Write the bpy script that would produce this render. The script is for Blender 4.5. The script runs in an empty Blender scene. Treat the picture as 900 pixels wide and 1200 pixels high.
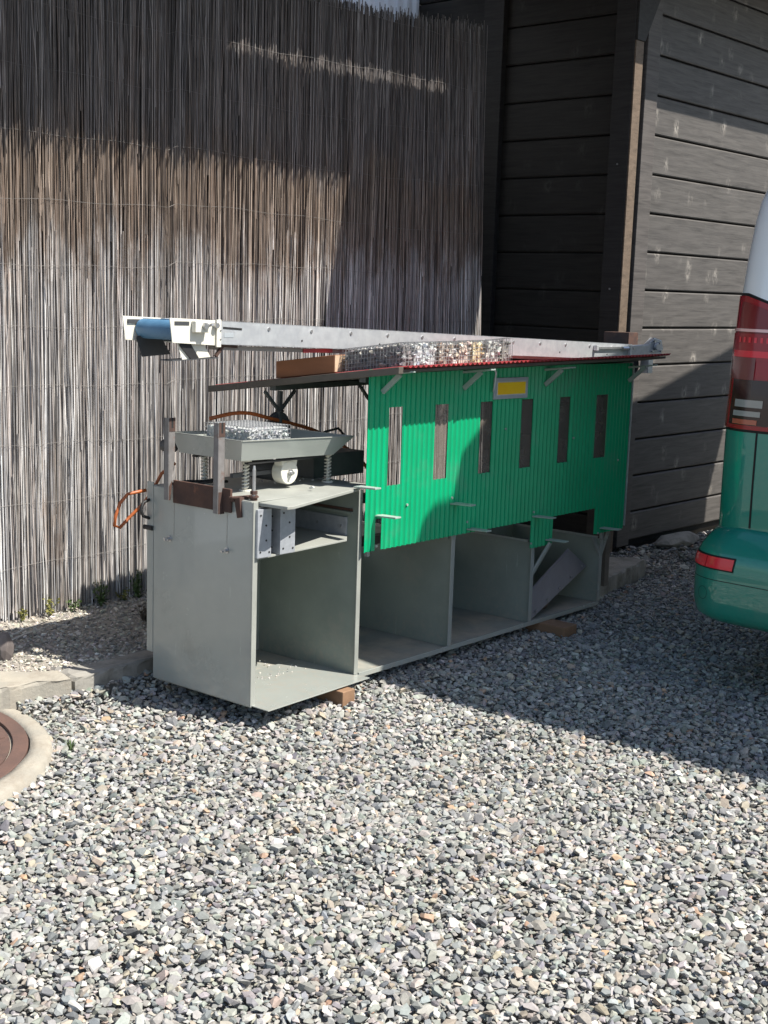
import bpy, bmesh, math, random
import numpy as np
from mathutils import Vector, Matrix

random.seed(7)
rng = np.random.default_rng(7)
S = bpy.context.scene
COL = S.collection

# ------------------------------------------------------------------ camera
CAM_POS = Vector((-2.86773, -3.18556, 1.50310))
YAW, PITCH, ROLL = math.radians(-47.9084), math.radians(9.81247), math.radians(1.83273)
cam = bpy.data.cameras.new('camera')
cam.sensor_fit = 'VERTICAL'
cam.sensor_height = 24.0
cam.sensor_width = 18.0
cam.lens = 24.0 * 1503.08 / 1200.0
cam.clip_start = 0.05
cam.clip_end = 500
camo = bpy.data.objects.new('camera', cam)
COL.objects.link(camo)
fw = Vector((-math.sin(YAW) * math.cos(PITCH), math.cos(YAW) * math.cos(PITCH), -math.sin(PITCH)))
rt = Vector((math.cos(YAW), math.sin(YAW), 0))
up = rt.cross(fw)
r2 = rt * math.cos(ROLL) + up * math.sin(ROLL)
u2 = -rt * math.sin(ROLL) + up * math.cos(ROLL)
cm = Matrix((r2, u2, -fw)).transposed().to_4x4()
cm.translation = CAM_POS
camo.matrix_world = cm
S.camera = camo

# ------------------------------------------------------------------ light
SUN = Vector((0.25, -0.64, 1.0)).normalized()
world = bpy.data.worlds.new('World')
S.world = world
world.use_nodes = True
wn = world.node_tree
bg = wn.nodes['Background']
sky = wn.nodes.new('ShaderNodeTexSky')
sky.sky_type = 'NISHITA'
sky.sun_disc = False
sky.sun_elevation = math.asin(SUN.z)
sky.sun_rotation = math.atan2(SUN.x, SUN.y)
wn.links.new(sky.outputs[0], bg.inputs[0])
bg.inputs[1].default_value = 0.09
sl = bpy.data.lights.new('sun', 'SUN')
sl.energy = 5.0
sl.angle = math.radians(0.35)
sl.color = (1.0, 0.95, 0.87)
so = bpy.data.objects.new('sun', sl)
COL.objects.link(so)
so.rotation_euler = SUN.to_track_quat('Z', 'Y').to_euler()
so.location = (3, -8, 12)
S.view_settings.view_transform = 'Standard'
S.view_settings.look = 'None'
S.view_settings.exposure = 0.90
S.view_settings.gamma = 1.0
S.render.engine = 'CYCLES'
S.cycles.max_bounces = 8
S.cycles.transparent_max_bounces = 8

# ------------------------------------------------------------------ helpers
OFF = {}
MC = Matrix.Identity(4)      # the machine's own frame (slightly turned and tilted on its blocks)
_y, _tx, _ty = math.radians(2.72499), math.radians(-0.45693), math.radians(0.62503)
MC = Matrix.Translation((0, 0, .06)) @ Matrix.Rotation(_y, 4, 'Z') @ Matrix.Rotation(_tx, 4, 'X') @ Matrix.Rotation(_ty, 4, 'Y')
WORLD = Matrix.Identity(4)


class MB:
    def __init__(s):
        s.v = []; s.f = []

    def add(s, vs, fs):
        n = len(s.v)
        s.v += [tuple(p) for p in vs]
        s.f += [tuple(i + n for i in f) for f in fs]
        return s

    def box(s, x0, x1, y0, y1, z0, z1):
        return s.add([(x0, y0, z0), (x1, y0, z0), (x1, y1, z0), (x0, y1, z0), (x0, y0, z1), (x1, y0, z1), (x1, y1, z1), (x0, y1, z1)],
                     [(0, 3, 2, 1), (4, 5, 6, 7), (0, 1, 5, 4), (1, 2, 6, 5), (2, 3, 7, 6), (3, 0, 4, 7)])

    def bar(s, a, b, w, h, upv=(0, 0, 1)):
        a = Vector(a); b = Vector(b); d = (b - a).normalized()
        u = Vector(upv)
        if abs(d.dot(u)) > .98: u = Vector((1, 0, 0))
        sx = d.cross(u).normalized(); sy = sx.cross(d)
        vs = []
        for p in (a, b):
            for i, j in ((-1, -1), (1, -1), (1, 1), (-1, 1)):
                vs.append(p + sx * (i * w / 2) + sy * (j * h / 2))
        return s.add(vs, [(0, 1, 2, 3), (7, 6, 5, 4), (0, 4, 5, 1), (1, 5, 6, 2), (2, 6, 7, 3), (3, 7, 4, 0)])

    def prism(s, pts, ext):
        """extrude a 3-D polygon along a vector"""
        n = len(pts); e = Vector(ext)
        vs = [Vector(p) for p in pts] + [Vector(p) + e for p in pts]
        fs = [tuple(range(n))[::-1], tuple(range(n, 2 * n))]
        for i in range(n):
            j = (i + 1) % n
            fs.append((i, j, n + j, n + i))
        return s.add(vs, fs)

    def cyl(s, a, b, r, n=20, r2=None, cap=True):
        a = Vector(a); b = Vector(b); d = (b - a).normalized()
        u = Vector((0, 0, 1)) if abs(d.z) < .9 else Vector((1, 0, 0))
        sx = d.cross(u).normalized(); sy = sx.cross(d)
        r2 = r if r2 is None else r2
        vs = []
        for p, q in ((a, r), (b, r2)):
            for i in range(n):
                t = 2 * math.pi * i / n
                vs.append(p + sx * (q * math.cos(t)) + sy * (q * math.sin(t)))
        fs = [(i, (i + 1) % n, n + (i + 1) % n, n + i) for i in range(n)]
        if cap: fs += [tuple(range(n))[::-1], tuple(range(n, 2 * n))]
        return s.add(vs, fs)

    def tube(s, pts, r, n=8, cap=True):
        pts = [Vector(p) for p in pts]
        rings = []
        pu = None
        for i, p in enumerate(pts):
            d = (pts[min(i + 1, len(pts) - 1)] - pts[max(i - 1, 0)]).normalized()
            if pu is None:
                pu = Vector((0, 0, 1)) if abs(d.z) < .9 else Vector((1, 0, 0))
            sx = d.cross(pu).normalized(); sy = sx.cross(d); pu = sy
            q = r[i] if isinstance(r, (list, tuple)) else r
            rings.append([p + sx * (q * math.cos(2 * math.pi * k / n)) + sy * (q * math.sin(2 * math.pi * k / n)) for k in range(n)])
        vs = [v for g in rings for v in g]
        fs = []
        for i in range(len(pts) - 1):
            for k in range(n):
                k2 = (k + 1) % n
                fs.append((i * n + k, i * n + k2, (i + 1) * n + k2, (i + 1) * n + k))
        if cap:
            fs += [tuple(range(n))[::-1], tuple(range((len(pts) - 1) * n, len(pts) * n))]
        return s.add(vs, fs)

    def build(s, name, mat, parent=None, base=(0, 0, 0), bevel=0, smooth=False, solid=0, seg=2, fix=True):
        me = bpy.data.meshes.new(name)
        if parent is not None: base = OFF[parent.name]
        b = Vector(base)
        me.from_pydata([Vector(p) - b for p in s.v], [], s.f)
        if fix:
            bm = bmesh.new(); bm.from_mesh(me)
            bmesh.ops.recalc_face_normals(bm, faces=bm.faces)
            bm.to_mesh(me); bm.free()
        o = bpy.data.objects.new(name, me)
        COL.objects.link(o)
        if mat: me.materials.append(mat)
        if parent is not None: o.parent = parent
        OFF[o.name] = tuple(base)
        if smooth:
            me.shade_smooth() if smooth is True else me.set_sharp_from_angle(angle=math.radians(smooth))
        if solid:
            m = o.modifiers.new('thickness', 'SOLIDIFY'); m.thickness = solid; m.offset = 0
        if bevel:
            m = o.modifiers.new('bevel', 'BEVEL'); m.width = bevel; m.segments = seg; m.limit_method = 'ANGLE'
            m.angle_limit = math.radians(40); m.harden_normals = False
        return o


def tag(o, label=None, cat=None, group=None, kind=None):
    if label: o['label'] = label
    if cat: o['category'] = cat
    if group: o['group'] = group
    if kind: o['kind'] = kind
    return o


def thing(name, label, cat, base=(0, 0, 0), frame=WORLD, group=None):
    o = bpy.data.objects.new(name, None)
    COL.objects.link(o)
    o.empty_display_size = .1
    o.matrix_world = frame @ Matrix.Translation(base)
    OFF[o.name] = tuple(base)
    return tag(o, label, cat, group)


def solo(mb, name, mat, label, cat, base, frame=WORLD, group=None, **k):
    o = mb.build(name, mat, None, base, **k)
    o.matrix_world = frame @ Matrix.Translation(base)
    return tag(o, label, cat, group)


def copy_tree(o, parent=None):
    c = o.copy(); COL.objects.link(c)
    if parent is not None: c.parent = parent
    OFF[c.name] = OFF.get(o.name, (0, 0, 0))
    for ch in list(o.children): copy_tree(ch, c)
    return c


# ------------------------------------------------------------------ materials
def new_mat(name):
    m = bpy.data.materials.new(name); m.use_nodes = True
    nt = m.node_tree
    return m, nt, nt.nodes['Principled BSDF']


def N(nt, t, **k):
    n = nt.nodes.new(t)
    for a, b in k.items(): setattr(n, a, b)
    return n


def ramp(nt, fac, stops):
    r = N(nt, 'ShaderNodeValToRGB')
    e = r.color_ramp.elements
    while len(e) < len(stops): e.new(.5)
    for i, (p, c) in enumerate(stops):
        e[i].position = p
        e[i].color = (*c, 1) if len(c) == 3 else c
    nt.links.new(fac, r.inputs[0])
    return r.outputs[0]


def mixc(nt, fac, a, b, mode='MIX'):
    n = N(nt, 'ShaderNodeMix', data_type='RGBA', blend_type=mode)
    for i, v in ((0, fac), (6, a), (7, b)):
        if hasattr(v, 'is_output'): nt.links.new(v, n.inputs[i])
        elif i == 0: n.inputs[0].default_value = v
        else: n.inputs[i].default_value = (*v, 1)
    return n.outputs[2]


def noise(nt, scale, detail=4, rough=.55, stretch=None, coord='Object', dist=0):
    tc = N(nt, 'ShaderNodeTexCoord')
    out = tc.outputs[coord]
    if stretch:
        mp = N(nt, 'ShaderNodeMapping'); mp.inputs['Scale'].default_value = stretch
        nt.links.new(out, mp.inputs[0]); out = mp.outputs[0]
    n = N(nt, 'ShaderNodeTexNoise')
    n.inputs['Scale'].default_value = scale
    n.inputs['Detail'].default_value = detail
    n.inputs['Roughness'].default_value = rough
    n.inputs['Distortion'].default_value = dist
    nt.links.new(out, n.inputs['Vector'])
    return n.outputs[0]


def bump(nt, h, strength, dist=.002):
    b = N(nt, 'ShaderNodeBump')
    b.inputs['Strength'].default_value = strength
    b.inputs['Distance'].default_value = dist
    nt.links.new(h, b.inputs['Height'])
    return b.outputs[0]


def surf(name, c, c2=None, scale=8, rough=.5, metal=0, dirt=None, dirt_at=(.55, .75), dirt_scale=5, bmp=.1, bscale=60, spec=.5, coat=0, stretch=None, rvar=.15, splash=None):
    """painted / plain surface: two-colour mottling, patches of dirt or rust, micro bump"""
    m, nt, p = new_mat(name)
    c2 = c2 or tuple(v * .8 for v in c)
    col = mixc(nt, ramp(nt, noise(nt, scale, 5, .6, stretch), [(.35, (0, 0, 0)), (.65, (1, 1, 1))]), c, c2)
    rr = N(nt, 'ShaderNodeMapRange')
    nt.links.new(noise(nt, scale * 1.7, 5, .65), rr.inputs[0])
    rr.inputs[3].default_value = max(.02, rough - rvar); rr.inputs[4].default_value = min(1, rough + rvar)
    if dirt:
        f = ramp(nt, noise(nt, dirt_scale, 8, .68), [(dirt_at[0], (0, 0, 0)), (dirt_at[1], (1, 1, 1))])
        col = mixc(nt, f, col, dirt)
    if splash:
        tc = N(nt, 'ShaderNodeTexCoord'); sx = N(nt, 'ShaderNodeSeparateXYZ'); nt.links.new(tc.outputs['Object'], sx.inputs[0])
        mu = N(nt, 'ShaderNodeMath', operation='MULTIPLY_ADD'); mu.inputs[1].default_value = .5; nt.links.new(noise(nt, 9, 8, .75), mu.inputs[0]); nt.links.new(sx.outputs['Z'], mu.inputs[2])
        lowm = N(nt, 'ShaderNodeMapRange'); lowm.inputs[1].default_value = .46; lowm.inputs[2].default_value = .22; nt.links.new(mu.outputs[0], lowm.inputs[0])
        spk = ramp(nt, noise(nt, 34, 6, .75), [(.46, (0, 0, 0)), (.66, (.8, .8, .8))])
        col = mixc(nt, mixc(nt, 1.0, lowm.outputs[0], spk, 'MULTIPLY'), col, splash)
        scf = ramp(nt, noise(nt, 30, 5, .7, (1, 1, .12)), [(.66, (0, 0, 0)), (.72, (.55, .55, .55))])
        col = mixc(nt, scf, col, tuple(min(1, v * 1.5) for v in c))
    nt.links.new(col, p.inputs['Base Color'])
    nt.links.new(rr.outputs[0], p.inputs['Roughness'])
    p.inputs['Metallic'].default_value = metal
    p.inputs['Specular IOR Level'].default_value = spec
    p.inputs['Coat Weight'].default_value = coat
    p.inputs['Coat Roughness'].default_value = .04
    if bmp:
        nt.links.new(bump(nt, noise(nt, bscale, 4), bmp), p.inputs['Normal'])
    return m


def tone_mat(name, rough=.8, nscale=90, nlo=.7, nhi=1.2, stretch=None, bmp=.3, bscale=200, bdist=.001, spec=.3):
    """colour carried by each stone or reed, with fine mottling"""
    m, nt, p = new_mat(name)
    a = N(nt, 'ShaderNodeAttribute', attribute_name='tone')
    f = ramp(nt, noise(nt, nscale, 4, .6, stretch), [(.3, (nlo,) * 3), (.7, (nhi,) * 3)])
    nt.links.new(mixc(nt, 1.0, a.outputs['Color'], f, 'MULTIPLY'), p.inputs['Base Color'])
    p.inputs['Roughness'].default_value = rough
    p.inputs['Specular IOR Level'].default_value = spec
    if bmp: nt.links.new(bump(nt, noise(nt, bscale, 3, .5, stretch), bmp, bdist), p.inputs['Normal'])
    return m


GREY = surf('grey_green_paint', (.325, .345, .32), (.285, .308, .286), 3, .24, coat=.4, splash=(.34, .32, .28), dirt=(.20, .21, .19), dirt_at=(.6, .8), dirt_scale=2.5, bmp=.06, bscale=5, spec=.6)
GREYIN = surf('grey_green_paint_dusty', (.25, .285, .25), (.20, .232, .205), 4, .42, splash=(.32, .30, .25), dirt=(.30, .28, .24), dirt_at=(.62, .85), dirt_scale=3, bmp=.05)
FLOORM = surf('dusty_floor_sheet', (.27, .285, .255), (.21, .22, .20), 6, .6, dirt=(.40, .35, .28), dirt_at=(.45, .66), dirt_scale=4, bmp=.08)
DECK = surf('worn_pale_deck', (.315, .325, .295), (.255, .265, .24), 6, .5, dirt=(.24, .21, .17), dirt_at=(.6, .78), dirt_scale=7, bmp=.06)
GREEN = surf('green_coated_sheet', (.0, .355, .155), (.003, .295, .127), 2.2, .38, bmp=.02, bscale=14, spec=.35, rvar=.1, dirt=(.06, .29, .165), dirt_at=(.55, .80), dirt_scale=5)
GREENPAD = surf('pale_tab_paint', (.33, .40, .36), (.28, .34, .31), 20, .45)
GALV = surf('galvanised_steel', (.60, .62, .63), (.50, .52, .54), 28, .42, metal=.55, bmp=.03, dirt=(.40, .40, .39), dirt_at=(.6, .8), dirt_scale=9)
GALVD = surf('dull_zinc_sheet', (.44, .46, .49), (.36, .38, .41), 45, .42, metal=.35, bmp=.03)
CREAM = surf('cream_paint', (.68, .66, .58), (.60, .58, .50), 12, .5, dirt=(.35, .31, .24), dirt_at=(.66, .8), dirt_scale=14)
RUST = surf('rust', (.085, .043, .03), (.055, .032, .026), 18, .85, dirt=(.20, .085, .045), dirt_at=(.58, .74), dirt_scale=20, bmp=.4, bscale=120)
BARM = surf('bare_steel_bar', (.21, .20, .195), (.15, .14, .135), 25, .6, metal=.2, dirt=(.15, .07, .045), dirt_at=(.56, .68), dirt_scale=12, bmp=.1)
RED = surf('red_roof_sheet', (.40, .045, .05), (.28, .035, .04), 9, .5, dirt=(.16, .09, .08), dirt_at=(.58, .8), dirt_scale=7)
BROWNM = surf('brown_roof_board', (.10, .085, .07), (.075, .065, .055), 8, .6)
POSTM = surf('dark_frame_paint', (.07, .08, .075), (.05, .055, .055), 12, .5)
BLUE = surf('blue_belt', (.085, .20, .33), (.065, .16, .27), 16, .5, bmp=.1, bscale=200)
BLACK = surf('black_rubber', (.018, .018, .019), (.012, .012, .012), 10, .6)
RUBBER = surf('dark_grey_plate', (.06, .062, .066), (.045, .047, .05), 10, .5)
ORANGE = surf('orange_cable', (.38, .10, .025), (.30, .08, .02), 12, .45, bmp=0)
STEEL = surf('zinc_bolt', (.5, .5, .5), (.42, .42, .42), 60, .35, metal=.8, bmp=0)
WHITEP = surf('white_cable', (.55, .56, .56), None, 10, .5)
YELLOW = surf('yellow_sign', (.90, .60, .012), (.86, .52, .01), 9, .4, bmp=0)
SIGNF = surf('sign_frame', (.36, .39, .41), (.32, .35, .37), 10, .45, bmp=0)
WOODB = surf('raw_timber', (.25, .098, .042), (.17, .065, .028), 9, .7, stretch=(1, .12, 1), bmp=.2, dirt=(.13, .07, .04), dirt_at=(.6, .8))
WOODP = surf('pale_end_grain', (.52, .38, .26), (.40, .28, .18), 30, .75, bmp=.2)
BROWNB = surf('brown_box', (.12, .08, .06), (.09, .06, .05), 9, .7)
LEANM = surf('grey_plate', (.24, .23, .255), (.20, .195, .215), 7, .45)
CONC = surf('concrete', (.34, .31, .255), (.26, .245, .21), 7, .9, dirt=(.24, .21, .17), dirt_at=(.50, .72), dirt_scale=11, bmp=1.0, bscale=85)
CONCD = surf('old_concrete', (.30, .285, .25), (.23, .22, .20), 6, .92, dirt=(.14, .13, .11), dirt_at=(.46, .68), dirt_scale=10, bmp=1.0, bscale=60)
IRON = surf('rusty_iron', (.115, .066, .052), (.085, .052, .043), 14, .75, bmp=.5, bscale=90, dirt=(.07, .045, .04), dirt_at=(.55, .75), dirt_scale=10)
EARTH = surf('dusty_earth', (.30, .275, .235), (.21, .19, .165), 6, .95, bmp=.8, bscale=40)
STONEM = tone_mat('gravel_stone', .9, 130, .84, 1.08, bmp=.35, bscale=300, spec=.2)
def reed_material():
    m, nt, p = new_mat('dry_reed')
    a = N(nt, 'ShaderNodeAttribute', attribute_name='tone')
    f = ramp(nt, noise(nt, 5, 6, .7, (9, 9, 1.6)), [(.28, (.6, .6, .6)), (.5, (1.0, 1.0, 1.0)), (.74, (1.4, 1.4, 1.4))])
    c = mixc(nt, 1.0, a.outputs['Color'], f, 'MULTIPLY')
    # weathering and painted shade of the screen: bleached foot, rain-browned middle band, dark grey head for the eave's shade, all with ragged edges
    tc = N(nt, 'ShaderNodeTexCoord'); sx = N(nt, 'ShaderNodeSeparateXYZ'); nt.links.new(tc.outputs['Object'], sx.inputs[0])
    ad = N(nt, 'ShaderNodeMath', operation='MULTIPLY_ADD'); ad.inputs[1].default_value = 1.3
    nt.links.new(noise(nt, 3.2, 7, .75, (2.6, 1, .55)), ad.inputs[0]); nt.links.new(sx.outputs['Z'], ad.inputs[2])
    mr = N(nt, 'ShaderNodeMapRange'); mr.inputs[1].default_value = 1.4; mr.inputs[2].default_value = 3.6; nt.links.new(ad.outputs[0], mr.inputs[0])
    wt = ramp(nt, mr.outputs[0], [(.0, (1.0, .99, .98)), (.33, (1.0, .98, .96)), (.41, (.55, .46, .39)), (.53, (.46, .37, .30)), (.62, (.42, .38, .36)), (1.0, (.36, .35, .355))])
    c = mixc(nt, 1.0, c, wt, 'MULTIPLY')
    br = ramp(nt, noise(nt, 2.0, 6, .7, (1.6, 1, .9)), [(.58, (0, 0, 0)), (.70, (.55, .55, .55))])
    c = mixc(nt, br, c, mixc(nt, 1.0, c, (.80, .60, .46), 'MULTIPLY'))
    nt.links.new(c, p.inputs['Base Color'])
    p.inputs['Roughness'].default_value = .65; p.inputs['Specular IOR Level'].default_value = .3
    return m


REEDM = reed_material()


# ------------------------------------------------------------------ ground
def ground_material():
    m, nt, p = new_mat('gravel_ground')
    tc = N(nt, 'ShaderNodeTexCoord')
    v = N(nt, 'ShaderNodeTexVoronoi'); v.inputs['Scale'].default_value = 95
    nt.links.new(tc.outputs['Object'], v.inputs['Vector'])
    sp = N(nt, 'ShaderNodeSeparateColor'); nt.links.new(v.outputs['Color'], sp.inputs[0])
    c = ramp(nt, sp.outputs[0], [(0, (.20, .197, .19)), (.4, (.29, .285, .27)), (.75, (.36, .35, .32)), (1, (.48, .46, .42))])
    d = ramp(nt, v.outputs['Distance'], [(.3, (1, 1, 1)), (.8, (.55, .55, .55))])
    nt.links.new(mixc(nt, 1.0, c, d, 'MULTIPLY'), p.inputs['Base Color'])
    p.inputs['Roughness'].default_value = .9
    b = N(nt, 'ShaderNodeBump'); b.inputs['Strength'].default_value = 1; b.inputs['Distance'].default_value = .008; b.invert = True
    nt.links.new(v.outputs['Distance'], b.inputs['Height'])
    nt.links.new(b.outputs[0], p.inputs['Normal'])
    return m


GROUND = ground_material()
mb = MB().add([(-40, -40, -.0225), (45, -40, -.0225), (45, 40, -.0225), (-40, 40, -.0225)], [(0, 1, 2, 3)])
tag(mb.build('ground', GROUND), kind='structure')

PAL = np.array((.93, .925, .905)) * np.array([(.30, .298, .285), (.245, .255, .258), (.36, .355, .335), (.50, .485, .45), (.37, .325, .27), (.165, .17, .178), (.275, .285, .265), (.33, .305, .28), (.42, .29, .21)])
PW = np.array([.26, .19, .20, .055, .085, .07, .09, .08, .010]); PW = PW / PW.sum()


def stone_protos(k, npts=15, squash=(1, .78, .48), jit=.22):
    out = []
    for i in range(k):
        bm = bmesh.new()
        for j in range(npts):
            d = Vector(rng.normal(size=3)).normalized() * (1 - jit * rng.random())
            bm.verts.new((d.x * squash[0], d.y * squash[1], d.z * squash[2]))
        r = bmesh.ops.convex_hull(bm, input=bm.verts)
        dead = [v for v in bm.verts if not v.link_faces]
        bmesh.ops.delete(bm, geom=dead, context='VERTS')
        bmesh.ops.triangulate(bm, faces=bm.faces)
        bmesh.ops.recalc_face_normals(bm, faces=bm.faces)
        bm.verts.index_update()
        V = np.array([v.co[:] for v in bm.verts], dtype=np.float32)
        F = np.array([[v.index for v in f.verts] for f in bm.faces], dtype=np.int32)
        bm.free()
        out.append((V, F))
    return out


PROTO = stone_protos(48)


def tri_mesh(name, V, F, tone, mat, smooth=False):
    me = bpy.data.meshes.new(name)
    me.vertices.add(len(V)); me.vertices.foreach_set('co', V.astype(np.float32).ravel())
    me.loops.add(F.size); me.loops.foreach_set('vertex_index', F.astype(np.int32).ravel())
    k = F.shape[1]
    me.polygons.add(len(F))
    me.polygons.foreach_set('loop_start', np.arange(0, F.size, k, dtype=np.int32))
    me.polygons.foreach_set('loop_total', np.full(len(F), k, dtype=np.int32))
    me.polygons.foreach_set('use_smooth', np.full(len(F), smooth, dtype=bool))
    at = me.attributes.new('tone', 'FLOAT_COLOR', 'POINT')
    c = np.ones((len(V), 4), np.float32); c[:, :3] = tone
    at.data.foreach_set('color', c.ravel())
    me.update(calc_edges=True)
    me.validate()
    me.materials.append(mat)
    o = bpy.data.objects.new(name, me)
    COL.objects.link(o)
    return o


def scatter(pos, size, tone, tilt=.36):
    """pos (n,3), half-size (n,), tone (n,3) -> one batch of stones (V, F, T)"""
    n = len(pos)
    which = rng.integers(0, len(PROTO), n)
    a = rng.random(n) * 2 * np.pi
    t = rng.normal(0, tilt, n); t2 = rng.normal(0, tilt, n)
    ca, sa, ct, st, cu, su = np.cos(a), np.sin(a), np.cos(t), np.sin(t), np.cos(t2), np.sin(t2)
    Z = np.zeros(n); O = np.ones(n)
    Rz = np.stack([np.stack([ca, -sa, Z], -1), np.stack([sa, ca, Z], -1), np.stack([Z, Z, O], -1)], 1)
    Rx = np.stack([np.stack([O, Z, Z], -1), np.stack([Z, ct, -st], -1), np.stack([Z, st, ct], -1)], 1)
    Ry = np.stack([np.stack([cu, Z, su], -1), np.stack([Z, O, Z], -1), np.stack([-su, Z, cu], -1)], 1)
    R = Rz @ Rx @ Ry
    Vs, Fs, Ts = [], [], []; base = 0
    for k, (V, F) in enumerate(PROTO):
        idx = np.nonzero(which == k)[0]
        if not len(idx): continue
        w = np.einsum('nij,vj->nvi', R[idx], V) * size[idx, None, None] + pos[idx, None, :]
        m = len(V)
        Vs.append(w.reshape(-1, 3))
        Fs.append((F[None] + (base + m * np.arange(len(idx)))[:, None, None]).reshape(-1, 3))
        Ts.append(np.repeat(tone[idx], m, 0))
        base += m * len(idx)
    return np.concatenate(Vs), np.concatenate(Fs), np.concatenate(Ts)


def tones(n, pal=PAL, w=PW, var=.16):
    c = pal[rng.choice(len(pal), n, p=w)] * (1 + rng.normal(0, var, (n, 1)))
    c = c * (1 + rng.normal(0, .03, (n, 3)))
    return np.clip(c, .02, .8)


Rc = np.array([r2[:], u2[:], fw[:]])
Cc = np.array(CAM_POS[:])


def project(P):
    d = (P - Cc) @ Rc.T
    z = np.maximum(d[:, 2], 1e-3)
    return 450 + 1503.08 * d[:, 0] / z, 600 - 1503.08 * d[:, 1] / z, d[:, 2]


def kerb_y(x):
    return .60 + (x + .35) * .06


MH = (-1.181, .637)


def grid_points(x0, x1, y0, y1, s):
    X, Y = np.meshgrid(np.arange(x0, x1, s), np.arange(y0, y1, s))
    P = np.stack([X.ravel(), Y.ravel()], 1)
    return P + rng.uniform(-.5, .5, P.shape) * s


def heave(x, y):
    return -.012 + .006 * np.sin(x * 3.1 + y * 1.7) + .005 * np.sin(x * 1.3 - y * 4.3 + 1) + .003 * np.sin(9 * x + 7 * y)


def keep_gravel(P):
    q = np.concatenate([P, np.zeros((len(P), 1))], 1)
    px, py, dz = project(q)
    m = (dz > .6) & (px > -330) & (px < 1230) & (py < 1420)
    m &= ~((P[:, 1] > kerb_y(P[:, 0]) + .05) & (P[:, 0] < 2.45))
    m &= ~((P[:, 1] > .83) & (P[:, 0] > 3.75))
    m &= np.hypot(P[:, 0] - MH[0], P[:, 1] - MH[1]) > .655
    core = (px > -40) & (px < 940) & (py < 1240)
    m &= core | (rng.random(len(P)) < .5)
    return m, core


batches = []
for s, lo, hi, lift in ((.0155, .0085, .0142, 0.0), (.0315, .0118, .0198, .005)):
    P = grid_points(-3.2, 7.2, -3.3, 1.5, s)
    m, core = keep_gravel(P)
    P = P[m]; core = core[m]
    n = len(P)
    size = np.clip(rng.lognormal(math.log((lo + hi) / 2), .25, n), lo * .8, hi * 1.35)
    size = np.where(core, size, size * 1.35)
    bank = np.where(P[:, 0] < 2.4, np.clip(1 - (kerb_y(P[:, 0]) - P[:, 1]) / .16, 0, 1) ** 2 * .045, 0) * np.clip((P[:, 0] + 1.0) / .4, 0, 1)
    z = heave(P[:, 0], P[:, 1]) + bank + lift + rng.uniform(-.004, .005, n) + size * .15
    batches.append(scatter(np.concatenate([P, z[:, None]], 1), size, tones(n)))
off = 0; Vs = []; Fs = []; Ts = []
for V, F, T in batches:
    Vs.append(V); Fs.append(F + off); Ts.append(T); off += len(V)
g = tri_mesh('gravel', np.concatenate(Vs), np.concatenate(Fs), np.concatenate(Ts), STONEM)
tag(g, 'loose grey crushed gravel covering the yard', 'gravel', kind='stuff')

# the raised planting strip at the foot of the fence
bx = np.linspace(-1.6, 3.0, 60); by = np.linspace(0, 1, 12)
mb = MB()
vs = []
for t in by:
    for x in bx:
        y = kerb_y(x) + .12 + t * (2.4 - .7)
        vs.append((x, y, .075 + .012 * math.sin(x * 5 + y * 3) + .03 * min(1, t * 2)))
fs = [(j * 60 + i, j * 60 + i + 1, (j + 1) * 60 + i + 1, (j + 1) * 60 + i) for j in range(11) for i in range(59)]
mb.add(vs, fs)
tag(mb.build('raised_bed', EARTH, smooth=True), kind='structure')
P = grid_points(-1.3, 2.5, .6, 1.5, .016)
P = P[P[:, 1] > kerb_y(P[:, 0]) + .11]
n = len(P)
size = np.clip(rng.lognormal(math.log(.0085), .35, n), .005, .021)
t = (P[:, 1] - kerb_y(P[:, 0]) - .12) / 1.7
z = .075 + .012 * np.sin(P[:, 0] * 5 + P[:, 1] * 3) + .03 * np.minimum(1, t * 2) + size * .2
BP = np.array([(.36, .33, .28), (.28, .265, .235), (.46, .43, .37), (.56, .53, .47), (.22, .21, .19)])
V, F, T = scatter(np.concatenate([P, z[:, None]], 1), size, tones(n, BP, np.array([.35, .25, .2, .1, .1])))
tag(tri_mesh('bed_gravel', V, F, T, STONEM), 'dusty fine gravel in the raised strip under the reed fence', 'gravel', kind='stuff')
# coarse rubble between the slab and the shed
P = grid_points(2.62, 5.2, .15, .80, .052)
P = P[(P[:, 1] > .25 + .3 * rng.random(len(P))) & ~((P[:, 0] < 3.25) & (P[:, 1] < .64))]
n = len(P)
size = np.clip(rng.lognormal(math.log(.018), .35, n), .010, .035)
z = .008 + size * .3
V, F, T = scatter(np.concatenate([P, z[:, None]], 1), size, tones(n))
tag(tri_mesh('rubble', V, F, T, STONEM), 'coarser pale stones gathered along the foot of the black shed', 'rubble', kind='stuff')


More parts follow.
